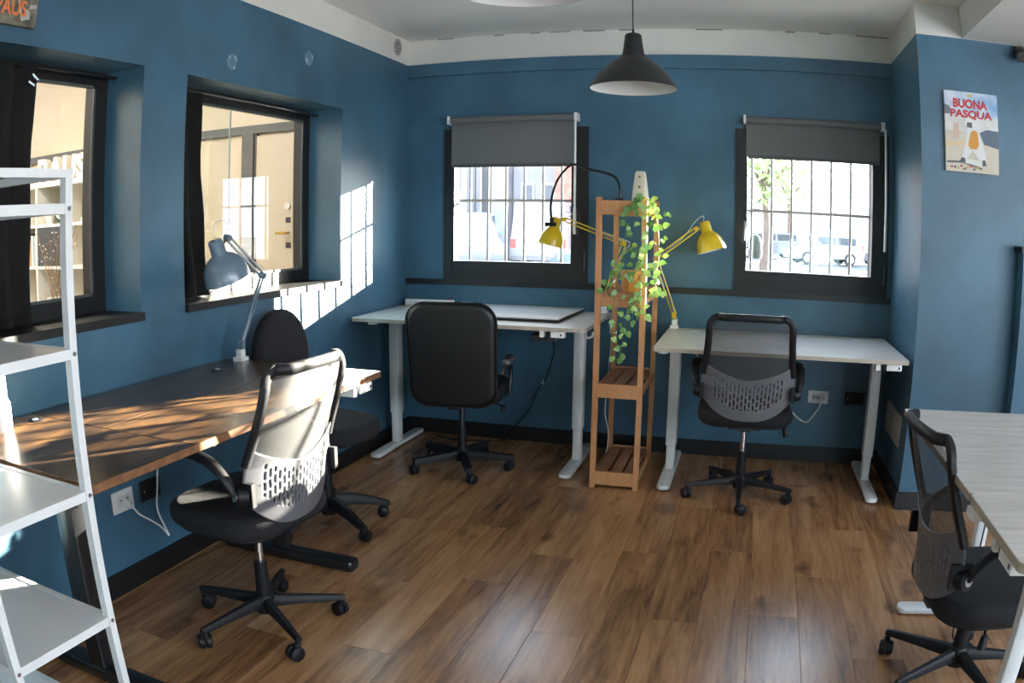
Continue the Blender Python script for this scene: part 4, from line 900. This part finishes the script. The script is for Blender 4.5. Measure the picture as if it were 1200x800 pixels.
pendant(1.71, -1.47, 1.985, 'charcoal pendant lamp with white inside hanging in front of the back windows')
pendant(1.655, -2.95, 1.995, 'white-lined pendant lamp of which only the underside rim shows near the ceiling')

# ================================================================== WHITE SHELF UNIT
ws = thing('shelf_unit', 'white metal shelf unit with open shelves at the near end of the rustic desk', 'shelf', (0.42, -3.77, 0), 0, None, True)
PX = (0.035, 0.80); PY = (-3.605, -3.945); PWd = 0.022
for x in PX:
    for y in PY: MB().box(x-PWd/2, x+PWd/2, y-PWd/2, y+PWd/2, 0.0, 1.545).build('post', WHITEM, ws, 0)
lv = [0.135, 0.470, 0.803, 1.137, 1.462]
for z in lv:
    MB().box(PX[0]-PWd/2+0.004, PX[1]-PWd/2, PY[1]+0.002, PY[0]-0.002, z-0.006, z+0.004).build('shelf_board', SHELFW, ws, 0)
    for x in PX: MB().box(x-0.009, x+0.009, PY[1]+PWd/2, PY[0]-PWd/2, z-0.018, z+0.0055).build('side_rail', WHITEM, ws, 0)
    for y in PY: MB().box(PX[0]+PWd/2, PX[1]-PWd/2, y-0.009, y+0.009, z-0.018, z+0.0055).build('long_rail', WHITEM, ws, 0)
    for y in PY:
        MB().cyl((PX[1]+PWd/2, y, z-0.006), (PX[1]+PWd/2+0.0025, y, z-0.006), 0.0055, n=10).build('bolt', STEEL, ws)
for x in PX: MB().box(x-0.009, x+0.009, PY[1]+PWd/2, PY[0]-PWd/2, 1.525, 1.545).build('guard_rail', WHITEM, ws, 0)
for y in PY: MB().box(PX[0]+PWd/2, PX[1]-PWd/2, y-0.009, y+0.009, 1.525, 1.545).build('guard_rail', WHITEM, ws, 0)
bt = thing('pump_bottle', 'white pump bottle standing on the rustic desk beside the shelf unit', 'bottle', (0.125, -3.375, Z4), 0, None, True)
MB().lathe([(0.001, 0), (0.036, 0.0), (0.038, 0.006), (0.038, 0.085), (0.030, 0.10), (0.029, 0.165), (0.026, 0.172)], (0.125, -3.375, Z4+0.0005), n=24).build('body', WHITEP, bt)
MB().lathe([(0.026, 0.172), (0.024, 0.178), (0.001, 0.179)], (0.125, -3.375, Z4+0.0005), n=20).build('cap', WHITEP, bt)

# ================================================================== THINGS ON THE DESKS
ps = thing('power_strip', 'white power strip with red switch at the back of the pale desk', 'power strip', (0.20, -0.085, Z1), 0, None, True)
MB().slab(rrect(0.335, 0.052, 0.010, 4, 0.20, -0.085), Z1+0.0005, Z1+0.042, 0.005, 2).build('body', WHITEP, ps)
MB().box(0.325, 0.345, -0.097, -0.075, Z1+0.041, Z1+0.047).build('switch', mat('red_switch', (0.5, 0.05, 0.03), 0.4), ps, 0)
for k in range(4): MB().cyl((0.075+0.06*k, -0.085, Z1+0.0415), (0.075+0.06*k, -0.085, Z1+0.043), 0.017, n=14).build('socket', mat('socket_grey', (0.45, 0.45, 0.44), 0.4), ps)
ad = thing('white_adapter', 'small white adapter on the pale desk beside the power strip', 'adapter', (0.46, -0.10, Z1), 0, None, True)
MB().slab(rrect(0.10, 0.055, 0.015, 4, 0.46, -0.10), Z1+0.0005, Z1+0.032, 0.009, 3).build('body', WHITEP, ad)
MB().tube(bez([(0.51, -0.10, Z1+0.014), (0.53, -0.10, Z1+0.012), (0.56, -0.08, Z1+0.006), (0.62, -0.07, Z1+0.004)], 5), 0.003, 6).build('cord', WHITEP, ad)
bd = thing('loose_board', 'pale loose board with a black layer below lying on the pale desk', 'board', (0.9, -0.40, Z1), 0, None, True)
o = MB().slab([(0.56, -0.66), (1.195, -0.66), (1.21, -0.06), (0.56, -0.06)], Z1+0.016, Z1+0.024, 0.001).build('board', DTOP, bd, 0)
MB().slab([(0.563, -0.657), (1.190, -0.657), (1.205, -0.063), (0.563, -0.063)], Z1+0.0005, Z1+0.0155, 0.001).build('underside', BLKP, bd, 0)  # black layer filling the gap between board and desk
bc = thing('black_cable', 'black cable drooping under the pale desk to the floor by the back wall', 'cable', (0.9, -0.05, 0.0), 0, None, True)
MB().tube(bez([(1.12, -0.52, Z1-0.092), (1.12, -0.45, Z1-0.16), (1.07, -0.28, 0.60), (1.00, -0.16, 0.45), (0.93, -0.09, 0.36), (0.87, -0.05, 0.22), (0.78, -0.04, 0.11), (0.70, -0.06, 0.006), (0.55, -0.12, 0.005), (0.40, -0.15, 0.005), (0.25, -0.10, 0.005)], 8), 0.004, 6).build('cord', BLKP, bc)
MB().cyl((0.985, -0.145, 0.435), (0.97, -0.13, 0.41), 0.006, n=8).build('inline_plug', WHITEP, bc)
fp = thing('power_brick', 'black power brick lying on the floor under the two-piece desk', 'adapter', (3.13, -2.36, 0), R(20))
MB().slab(rrect(0.055, 0.12, 0.01, 3), 0.0005, 0.034, 0.006, 2).build('body', BLKP, fp)
MB().tube(bez([(0, 0.06, 0.017), (0.0, 0.10, 0.02), (0.03, 0.14, 0.06), (0.05, 0.13, 0.2), (0.05, 0.12, 0.45), (0.05, 0.1, 0.70)], 6), 0.0035, 6).build('cord', BLKP, fp)

# ================================================================== POSTERS
po = thing('wall_poster', 'white and orange canvas print with red BUONA PASQUA title on the pillar', 'poster', (3.38, YP, 1.755), 0, None, True)
P0 = Vector((3.230, YP-0.022, 1.755)); PWD, PHT = 0.305, 0.413
MB().box(3.230, 3.535, YP-0.021, YP-0.0005, 1.755, 2.168).build('canvas', mat('canvas_sand', (0.62, 0.55, 0.44), 0.6, var=0.12, vscale=14), po, 0)
FM = lambda: None
def flat(name, poly, m, layer):
    y = YP - 0.0212 - 0.0002*layer
    v = [(P0.x + u*PWD, y, P0.z + w*PHT) for u, w in poly]
    mb = MB(); n = len(v); mb.add(v + [(a, YP-0.0205, c) for a, b, c in v], [tuple(range(n))] + [(i, (i+1) % n, n+(i+1) % n, n+i) for i in range(n)]); return mb.build(name, m, po, 0)
PM = lambda nm, c: mat('print_'+nm, c, 0.55)
flat('printed_sky', [(0, 0.66), (1, 0.66), (1, 1), (0, 1)], mat('print_sky', (0.20, 0.36, 0.60), 0.55, c2=(0.62, 0.66, 0.70), vscale=11), 1)
flat('printed_hill', [(0, 0.70), (0.09, 0.71), (0.10, 0.80), (0, 0.83)], PM('hill', (0.13, 0.15, 0.17)), 2)
flat('printed_wall', [(0, 0.5), (1, 0.5), (1, 0.70), (0, 0.70)], mat('print_wall', (0.58, 0.56, 0.52), 0.55, c2=(0.7, 0.7, 0.68), vscale=16), 3)
flat('printed_house', [(0.72, 0.36), (1, 0.32), (1, 0.54), (0.78, 0.55), (0.64, 0.50)], PM('house', (0.10, 0.13, 0.18)), 4)
flat('printed_sign', [(0.15, 0.42), (0.25, 0.42), (0.25, 0.60), (0.16, 0.60)], PM('sign', (0.60, 0.40, 0.32)), 4)
flat('printed_court', [(0, 0.30), (0.45, 0.34), (0.45, 0.38), (0, 0.36)], PM('court', (0.66, 0.50, 0.28)), 4)
flat('printed_figure', [(0.30, 0.18), (0.40, 0.17), (0.50, 0.28), (0.62, 0.16), (0.76, 0.16), (0.70, 0.36), (0.62, 0.54), (0.66, 0.58), (0.60, 0.66), (0.52, 0.69), (0.40, 0.67), (0.36, 0.60), (0.42, 0.56), (0.38, 0.40)], PM('figure', (0.70, 0.68, 0.66)), 5)
flat('printed_apron', [(0.42, 0.34), (0.46, 0.29), (0.58, 0.29), (0.62, 0.34), (0.60, 0.50), (0.54, 0.53), (0.47, 0.50)], PM('orange', (0.62, 0.27, 0.03)), 6)
flat('printed_glove', [(0.40, 0.56), (0.50, 0.55), (0.50, 0.62), (0.41, 0.62)], PM('dark', (0.10, 0.10, 0.10)), 6)
flat('printed_shoes', [(0.24, 0.12), (0.36, 0.12), (0.36, 0.17), (0.30, 0.18)], PM('shoe', (0.06, 0.08, 0.08)), 6)
flat('printed_shoes', [(0.68, 0.09), (0.76, 0.10), (0.73, 0.17), (0.68, 0.16)], PM('shoe', (0.06, 0.08, 0.08)), 6)
flat('printed_plate', [(0.36, 0.11), (0.68, 0.09), (0.68, 0.15), (0.36, 0.17)], PM('plate', (0.66, 0.66, 0.62)), 7)
flat('printed_band', [(0.02, 0.10), (0.30, 0.11), (0.68, 0.04), (0.68, 0.065), (0.28, 0.135), (0.02, 0.125)], PM('band', (0.12, 0.12, 0.12)), 5)
RED = PM('red', (0.50, 0.025, 0.03))
for body, u, w, s, sx in (('BUONA', 0.16, 0.792, 0.070, 0.64), ('PASQUA', 0.10, 0.655, 0.070, 0.79)):
    M = Matrix.Translation((P0.x + u*PWD, YP-0.0236, P0.z + w*PHT)) @ Matrix.Rotation(R(90), 4, 'X')
    textmesh('printed_title', body, s, RED, po, M, 0.0, 0.0028, (sx*PWD, 0.118*PHT))
flat('printed_bat', [(0.63, 0.70), (0.66, 0.69), (0.76, 0.82), (0.73, 0.83)], PM('bat', (0.68, 0.68, 0.66)), 14)
flat('printed_flag', [(0.44, 0.94), (0.52, 0.94), (0.52, 0.975), (0.44, 0.975)], PM('flag', (0.55, 0.45, 0.12)), 6)
rr_ = random.Random(9)
for k in range(9):
    u = 0.08 + 0.06*k; w = 0.035 + rr_.uniform(-0.01, 0.03); flat('printed_scribble', [(u, w), (u+0.05, w+0.005), (u+0.045, w+0.03), (u+0.005, w+0.022)], PM('scrib%d' % (k % 3), [(0.5, 0.06, 0.05), (0.08, 0.08, 0.1), (0.45, 0.35, 0.1)][k % 3]), 8)
pq = thing('wall_poster', 'dark canvas print with orange lettering high on the left wall', 'poster', (0.0, -3.36, 2.105), 0, None, True)
MB().box(0.0005, 0.022, -3.60, -3.145, 2.107, 2.62).build('canvas', mat('canvas_dark', (0.06, 0.055, 0.04), 0.6, c2=(0.20, 0.18, 0.13), vscale=26), pq, 0)
def flat2(name, poly, m, layer):
    x = 0.0222 + 0.0002*layer; v = [(x, y, z) for y, z in poly]; n = len(v)
    MB().add(v + [(0.0215, b, c) for a, b, c in v], [tuple(range(n))] + [(i, (i+1) % n, n+(i+1) % n, n+i) for i in range(n)]).build(name, m, pq, 0)
flat2('printed_shape', [(-3.245, 2.25), (-3.19, 2.20), (-3.20, 2.28), (-3.17, 2.33), (-3.20, 2.40), (-3.25, 2.40)], PM('moss', (0.20, 0.22, 0.08)), 1)
flat2('printed_streak', [(-3.265, 2.27), (-3.255, 2.27), (-3.205, 2.125), (-3.215, 2.125)], PM('pale', (0.45, 0.42, 0.36)), 2)
flat2('printed_patch', [(-3.215, 2.125), (-3.175, 2.135), (-3.18, 2.165), (-3.20, 2.17)], PM('grey', (0.35, 0.35, 0.33)), 1)
flat2('printed_patch', [(-3.185, 2.17), (-3.15, 2.178), (-3.152, 2.19), (-3.18, 2.187)], PM('grey', (0.35, 0.35, 0.33)), 1)
flat2('printed_patch', [(-3.165, 2.22), (-3.15, 2.21), (-3.148, 2.27), (-3.16, 2.27)], PM('white', (0.6, 0.6, 0.6)), 1)
M = Matrix.Translation((0.0235, -3.385, 2.142)) @ Matrix(((0,0,1,0), (1,0,0,0), (0,1,0,0), (0,0,0,1))) @ Matrix.Diagonal((0.80, 1.0, 1, 1))
textmesh('printed_title', 'UPAUS', 0.078, PM('orange2', (0.62, 0.17, 0.05)), pq, M, 0.0, 0.002)

# ================================================================== OUTSIDE
struct('ground_street', MB().box(-60, 60, 0.14, 90, -0.30, -0.20), mat('asphalt', (0.06, 0.06, 0.065), 0.9, var=0.2, vscale=3))
struct('ground_pavement', MB().box(-30, 30, 0.14, 2.2, -0.20, -0.08), mat('paving', (0.4, 0.39, 0.37), 0.9, var=0.1, vscale=3))
def building(label, x0, x1, y0, y1, h, m, wins, rz=0.0):
    t = thing('building', label, 'building', ((x0+x1)/2, y0, -0.2), 0, None, True)
    MB().box(x0, x1, y0, y1, -0.2, h).build('wall', m, t, 0)
    MB().box(x0, x1, y0-0.2, y1+0.2, h, h+0.3).build('roof', mat('roof_slab', (0.4, 0.38, 0.36), 0.8), t, 0)
    for (a, b, c, d, mm) in wins:
        f = MB().box(a, b, y0-0.06, y0+0.02, c, d).build('window', mat('far_window_frame', (0.5, 0.5, 0.5), 0.6), t, 0)
        MB().box(a+0.08, b-0.08, y0-0.07, y0-0.05, c+0.08, d-0.08).build('pane', mm, f, 0)
    return t
FGL = mat('far_window_glass', (0.05, 0.06, 0.08), 0.3)
CON = mat('pale_facade', (0.22, 0.22, 0.235), 0.85, var=0.06, vscale=0.6); BRK = mat('pink_brick_facade', (0.26, 0.10, 0.075), 0.9, c2=(0.32, 0.15, 0.11), vscale=3)
building('white rendered building behind the parked vans', -18.0, -9.25, 26, 34, 7, CON, [(-12.0+1.6*k, -11.0+1.6*k, 2.6, 4.2, FGL) for k in (0, 1)])
b_ = building('grey gatehouse with dark opening behind the white delivery van', -9.2, -7.9, 27, 33, 7, mat('grey_concrete', (0.25, 0.25, 0.26), 0.9, var=0.2, vscale=2), [(-9.0, -8.4, 0.2, 5.5, mat('dark_gate', (0.05, 0.05, 0.055), 0.6))])
building('pale warehouse with grey gantry behind the square-backed van', -7.85, -5.75, 28, 36, 8, CON, [(-7.5, -6.9, 2.3, 3.1, FGL), (-6.6, -6.0, 2.3, 3.1, FGL)])
building('pink brick house beyond the blue car', -5.65, -0.5, 26.5, 34, 7.5, BRK, [(-4.2, -3.2, 3.6, 5.0, FGL)])
building('long pale apartment block far behind the parked cars', 2.5, 16.0, 62, 70, 6.5, mat('white_facade', (0.5, 0.5, 0.51), 0.85), [(3.5+2.4*k, 4.8+2.4*k, z, z+1.3, mat('pale_far_glass', (0.16, 0.19, 0.23), 0.4)) for k in range(5) for z in (1.5, 4.0)])  # facade and panes paled, window glare put into their colour
VWH = mat('white_van_paint', (0.16, 0.17, 0.19), 0.3); TYRE = mat('tyre_rubber', (0.02, 0.02, 0.02), 0.8); AUTOG = mat('car_glass', (0.02, 0.03, 0.04), 0.25)
def vehicle(name, label, cat, loc, rz, L, W, H, prof, cabin, paint, group):
    """prof: side outline of the lower body, cabin: side outline of the glazed upper body (x forward, z up)"""
    t = thing(name, label, cat, loc, R(rz), group)
    def extr(mb, pl, w0, w1):
        zs_ = [p[1] for p in pl]; zmn, zmx = min(zs_), max(zs_)
        ring = lambda s: [(x, s*(w0 + (w1-w0)*(z-zmn)/max(1e-6, zmx-zmn)), z) for x, z in pl]
        return mb.rings([ring(-1), ring(1)])
    extr(MB(), prof, W/2, W/2-0.03).build('body', paint, t, 30)
    extr(MB(), cabin, W/2-0.04, W/2-0.16).build('cabin', paint, t, 30)
    cz0, cz1 = min(p[1] for p in cabin), max(p[1] for p in cabin); cx0, cx1 = min(p[0] for p in cabin), max(p[0] for p in cabin)
    zc = (cz0+cz1)/2
    for s in (-1, 1):
        k = W/2 - 0.04 - 0.12*((zc-cz0)/(cz1-cz0))
        for (a, b) in ((0.12, 0.47), (0.52, 0.86)):
            xa, xb = cx0 + (cx1-cx0)*a, cx0 + (cx1-cx0)*b
            if cat == 'van' and a < 0.5: continue
            MB().box(xa, xb, s*(k-0.05), s*(k+0.03), cz0+0.06, cz1-0.12).build('side_window', AUTOG, t, 0)
        MB().box(cx0 + (cx1-cx0)*0.84, cx0 + (cx1-cx0)*0.84 + 0.12, s*(W/2), s*(W/2+0.16), cz0+0.05, cz0+0.25).build('wing_mirror', paint, t, 0)
        MB().box(-L/2-0.01, -L/2+0.08, s*(W/2-0.22), s*(W/2-0.03), 0.75, 1.05).build('tail_lamp', mat('tail_red', (0.45, 0.03, 0.03), 0.3), t, 0)
        MB().box(L/2-0.10, L/2+0.01, s*(W/2-0.40), s*(W/2-0.08), 0.55, 0.72).build('head_lamp', mat('lamp_clear', (0.6, 0.62, 0.65), 0.15), t, 0)
    MB().box(-L/2-0.012, -L/2+0.03, -0.27, 0.27, 0.55, 0.68).build('number_plate', mat('plate_white', (0.6, 0.62, 0.66), 0.4), t, 0)
    MB().box(-L/2-0.04, -L/2+0.06, -W/2+0.06, W/2-0.06, 0.33, 0.48).build('bumper', mat('bumper_grey', (0.12, 0.12, 0.13), 0.5), t, 0)
    for wx in (-L/2+0.75, L/2-0.80):
        for s in (-1, 1):
            w = MB().lathe([(0.001, 0), (0.30, 0.0), (0.32, 0.03), (0.32, 0.17), (0.30, 0.20), (0.001, 0.20)], (wx, s*(W/2-0.18), 0.32), (0, s, 0), 20).build('wheel', TYRE, t)
            MB().lathe([(0.001, 0.205), (0.19, 0.203), (0.20, 0.198)], (wx, s*(W/2-0.18), 0.32), (0, s, 0), 14).build('hub_cap', mat('alloy', (0.5, 0.5, 0.5), 0.35), w)
VP = lambda L: [(-L/2, 0.35), (L/2-0.05, 0.28), (L/2, 0.45), (L/2-0.05, 0.85), (L/2-0.75, 1.05), (-L/2, 1.08)]
VC = lambda L, H: [(-L/2+0.02, 1.03), (L/2-0.72, 1.0), (L/2-1.45, H-0.08), (L/2-1.75, H), (-L/2+0.10, H)]
CP = lambda L: [(-L/2, 0.35), (L/2-0.05, 0.28), (L/2, 0.45), (L/2-0.06, 0.68), (L/2-1.1, 0.90), (-L/2+0.06, 0.95)]
CC = lambda L, H: [(-L/2+0.10, 0.90), (L/2-1.0, 0.87), (L/2-1.75, H-0.03), (L/2-2.3, H), (-L/2+0.55, H-0.04)]
G = 'vehicles parked in the street'
vehicle('delivery_van', 'white delivery van seen from its front corner behind the security bars', 'van', (-7.6, 21.5, -0.2), -58, 4.4, 1.8, 1.95, VP(4.4), VC(4.4, 1.95), VWH, G)
vehicle('delivery_van', 'white square-backed van seen from behind through the security bars', 'van', (-5.1, 23.4, -0.2), 97, 5.0, 1.95, 2.35, VP(5.0), VC(5.0, 2.35), VWH, G)
vehicle('parked_car', 'pale blue car parked beside the square-backed van', 'car', (-1.7, 19.0, -0.2), 205, 4.0, 1.75, 1.45, CP(4.0), CC(4.0, 1.45), mat('pale_blue_paint', (0.06, 0.10, 0.17), 0.3), G)
vehicle('parked_car', 'white hatchback parked in the street beyond the pillar-side window', 'car', (6.1, 35.5, -0.2), 195, 3.9, 1.7, 1.5, CP(3.9), CC(3.9, 1.5), VWH, G)
vehicle('parked_car', 'dark grey car parked next to the white hatchback', 'car', (10.4, 37.6, -0.2), 188, 4.2, 1.75, 1.5, CP(4.2), CC(4.2, 1.5), mat('grey_paint', (0.04, 0.04, 0.045), 0.3), G)
vehicle('parked_car', 'silver blue car parked behind the tree in the street', 'car', (3.2, 40.5, -0.2), 192, 4.2, 1.75, 1.5, CP(4.2), CC(4.2, 1.5), mat('silver_paint', (0.09, 0.11, 0.14), 0.3), G)
def tree(label, x, y, h, rad, seed):
    t = thing('street_tree', label, 'tree', (x, y, -0.2), 0, 'street trees', True); rr = random.Random(seed)
    MB().tube(bez([(x, y, -0.2), (x+0.05, y, h*0.3), (x-0.03, y, h*0.62)], 5), [0.16-0.008*i for i in range(11)], 10).build('trunk', mat('bark', (0.12, 0.09, 0.07), 0.9, var=0.3, vscale=6), t)
    for k in range(5):
        a = 2*math.pi*k/5; MB().tube([(x, y, h*0.5), (x+rad*0.6*math.cos(a), y+rad*0.6*math.sin(a), h*0.5+rad*(0.7+0.2*k % 0.5))], [0.06, 0.02], 6).build('branch', mat('bark', (0.1, 0.1, 0.1)), t)
    mb = MB()
    for k in range(900):
        d = Vector((rr.gauss(0, 1), rr.gauss(0, 1), rr.gauss(0, 1))).normalized()*rad*rr.random()**0.4
        p = Vector((x, y, h*0.72)) + Vector((d.x, d.y, d.z*1.05)); u = Vector((rr.uniform(-1, 1), rr.uniform(-1, 1), rr.uniform(-1, 1))).normalized(); v = u.orthogonal().normalized(); s = rr.uniform(0.10, 0.2)
        mb.add([p, p+u*s+v*s*0.4, p+u*s*2, p+u*s-v*s*0.4], [(0, 1, 2, 3)])
    tag(mb.build('foliage', mat('street_leaves', (0.16, 0.27, 0.08), 0.6, c2=(0.26, 0.36, 0.14), vscale=2), t, 0), kind='stuff')
tree('green street tree nearest the pillar-side window', 2.7, 20.0, 5.2, 1.5, 1)
tree('green street tree farther along the street behind the cars', 4.6, 42.0, 6.5, 2.2, 2)
# lantern hanging outside the pillar-side window
ln = thing('glass_lantern', 'dark rounded glass lantern hanging outside between the window bars', 'lantern', (2.245, 0.30, 1.2), 0, None, True)
MB().lathe([(0.001, 0), (0.038, 0.0), (0.046, 0.015), (0.046, 0.10), (0.03, 0.135), (0.018, 0.15)], (2.245, 0.30, 1.215), n=18).build('glass_body', mat('smoked_glass', (0.06, 0.07, 0.06), 0.15), ln)
MB().tube(bez([(2.20, 0.30, 1.30), (2.20, 0.30, 1.42), (2.21, 0.30, 1.515), (2.245, 0.30, 1.53), (2.28, 0.30, 1.515), (2.29, 0.30, 1.42), (2.29, 0.30, 1.30)], 6), 0.004, 6).build('handle', STEELG, ln)
MB().tube([(2.245, 0.30, 1.53), (2.245, 0.19, 1.535), (2.245, 0.170, 1.525)], 0.003, 6).build('hook', STEELG, ln)
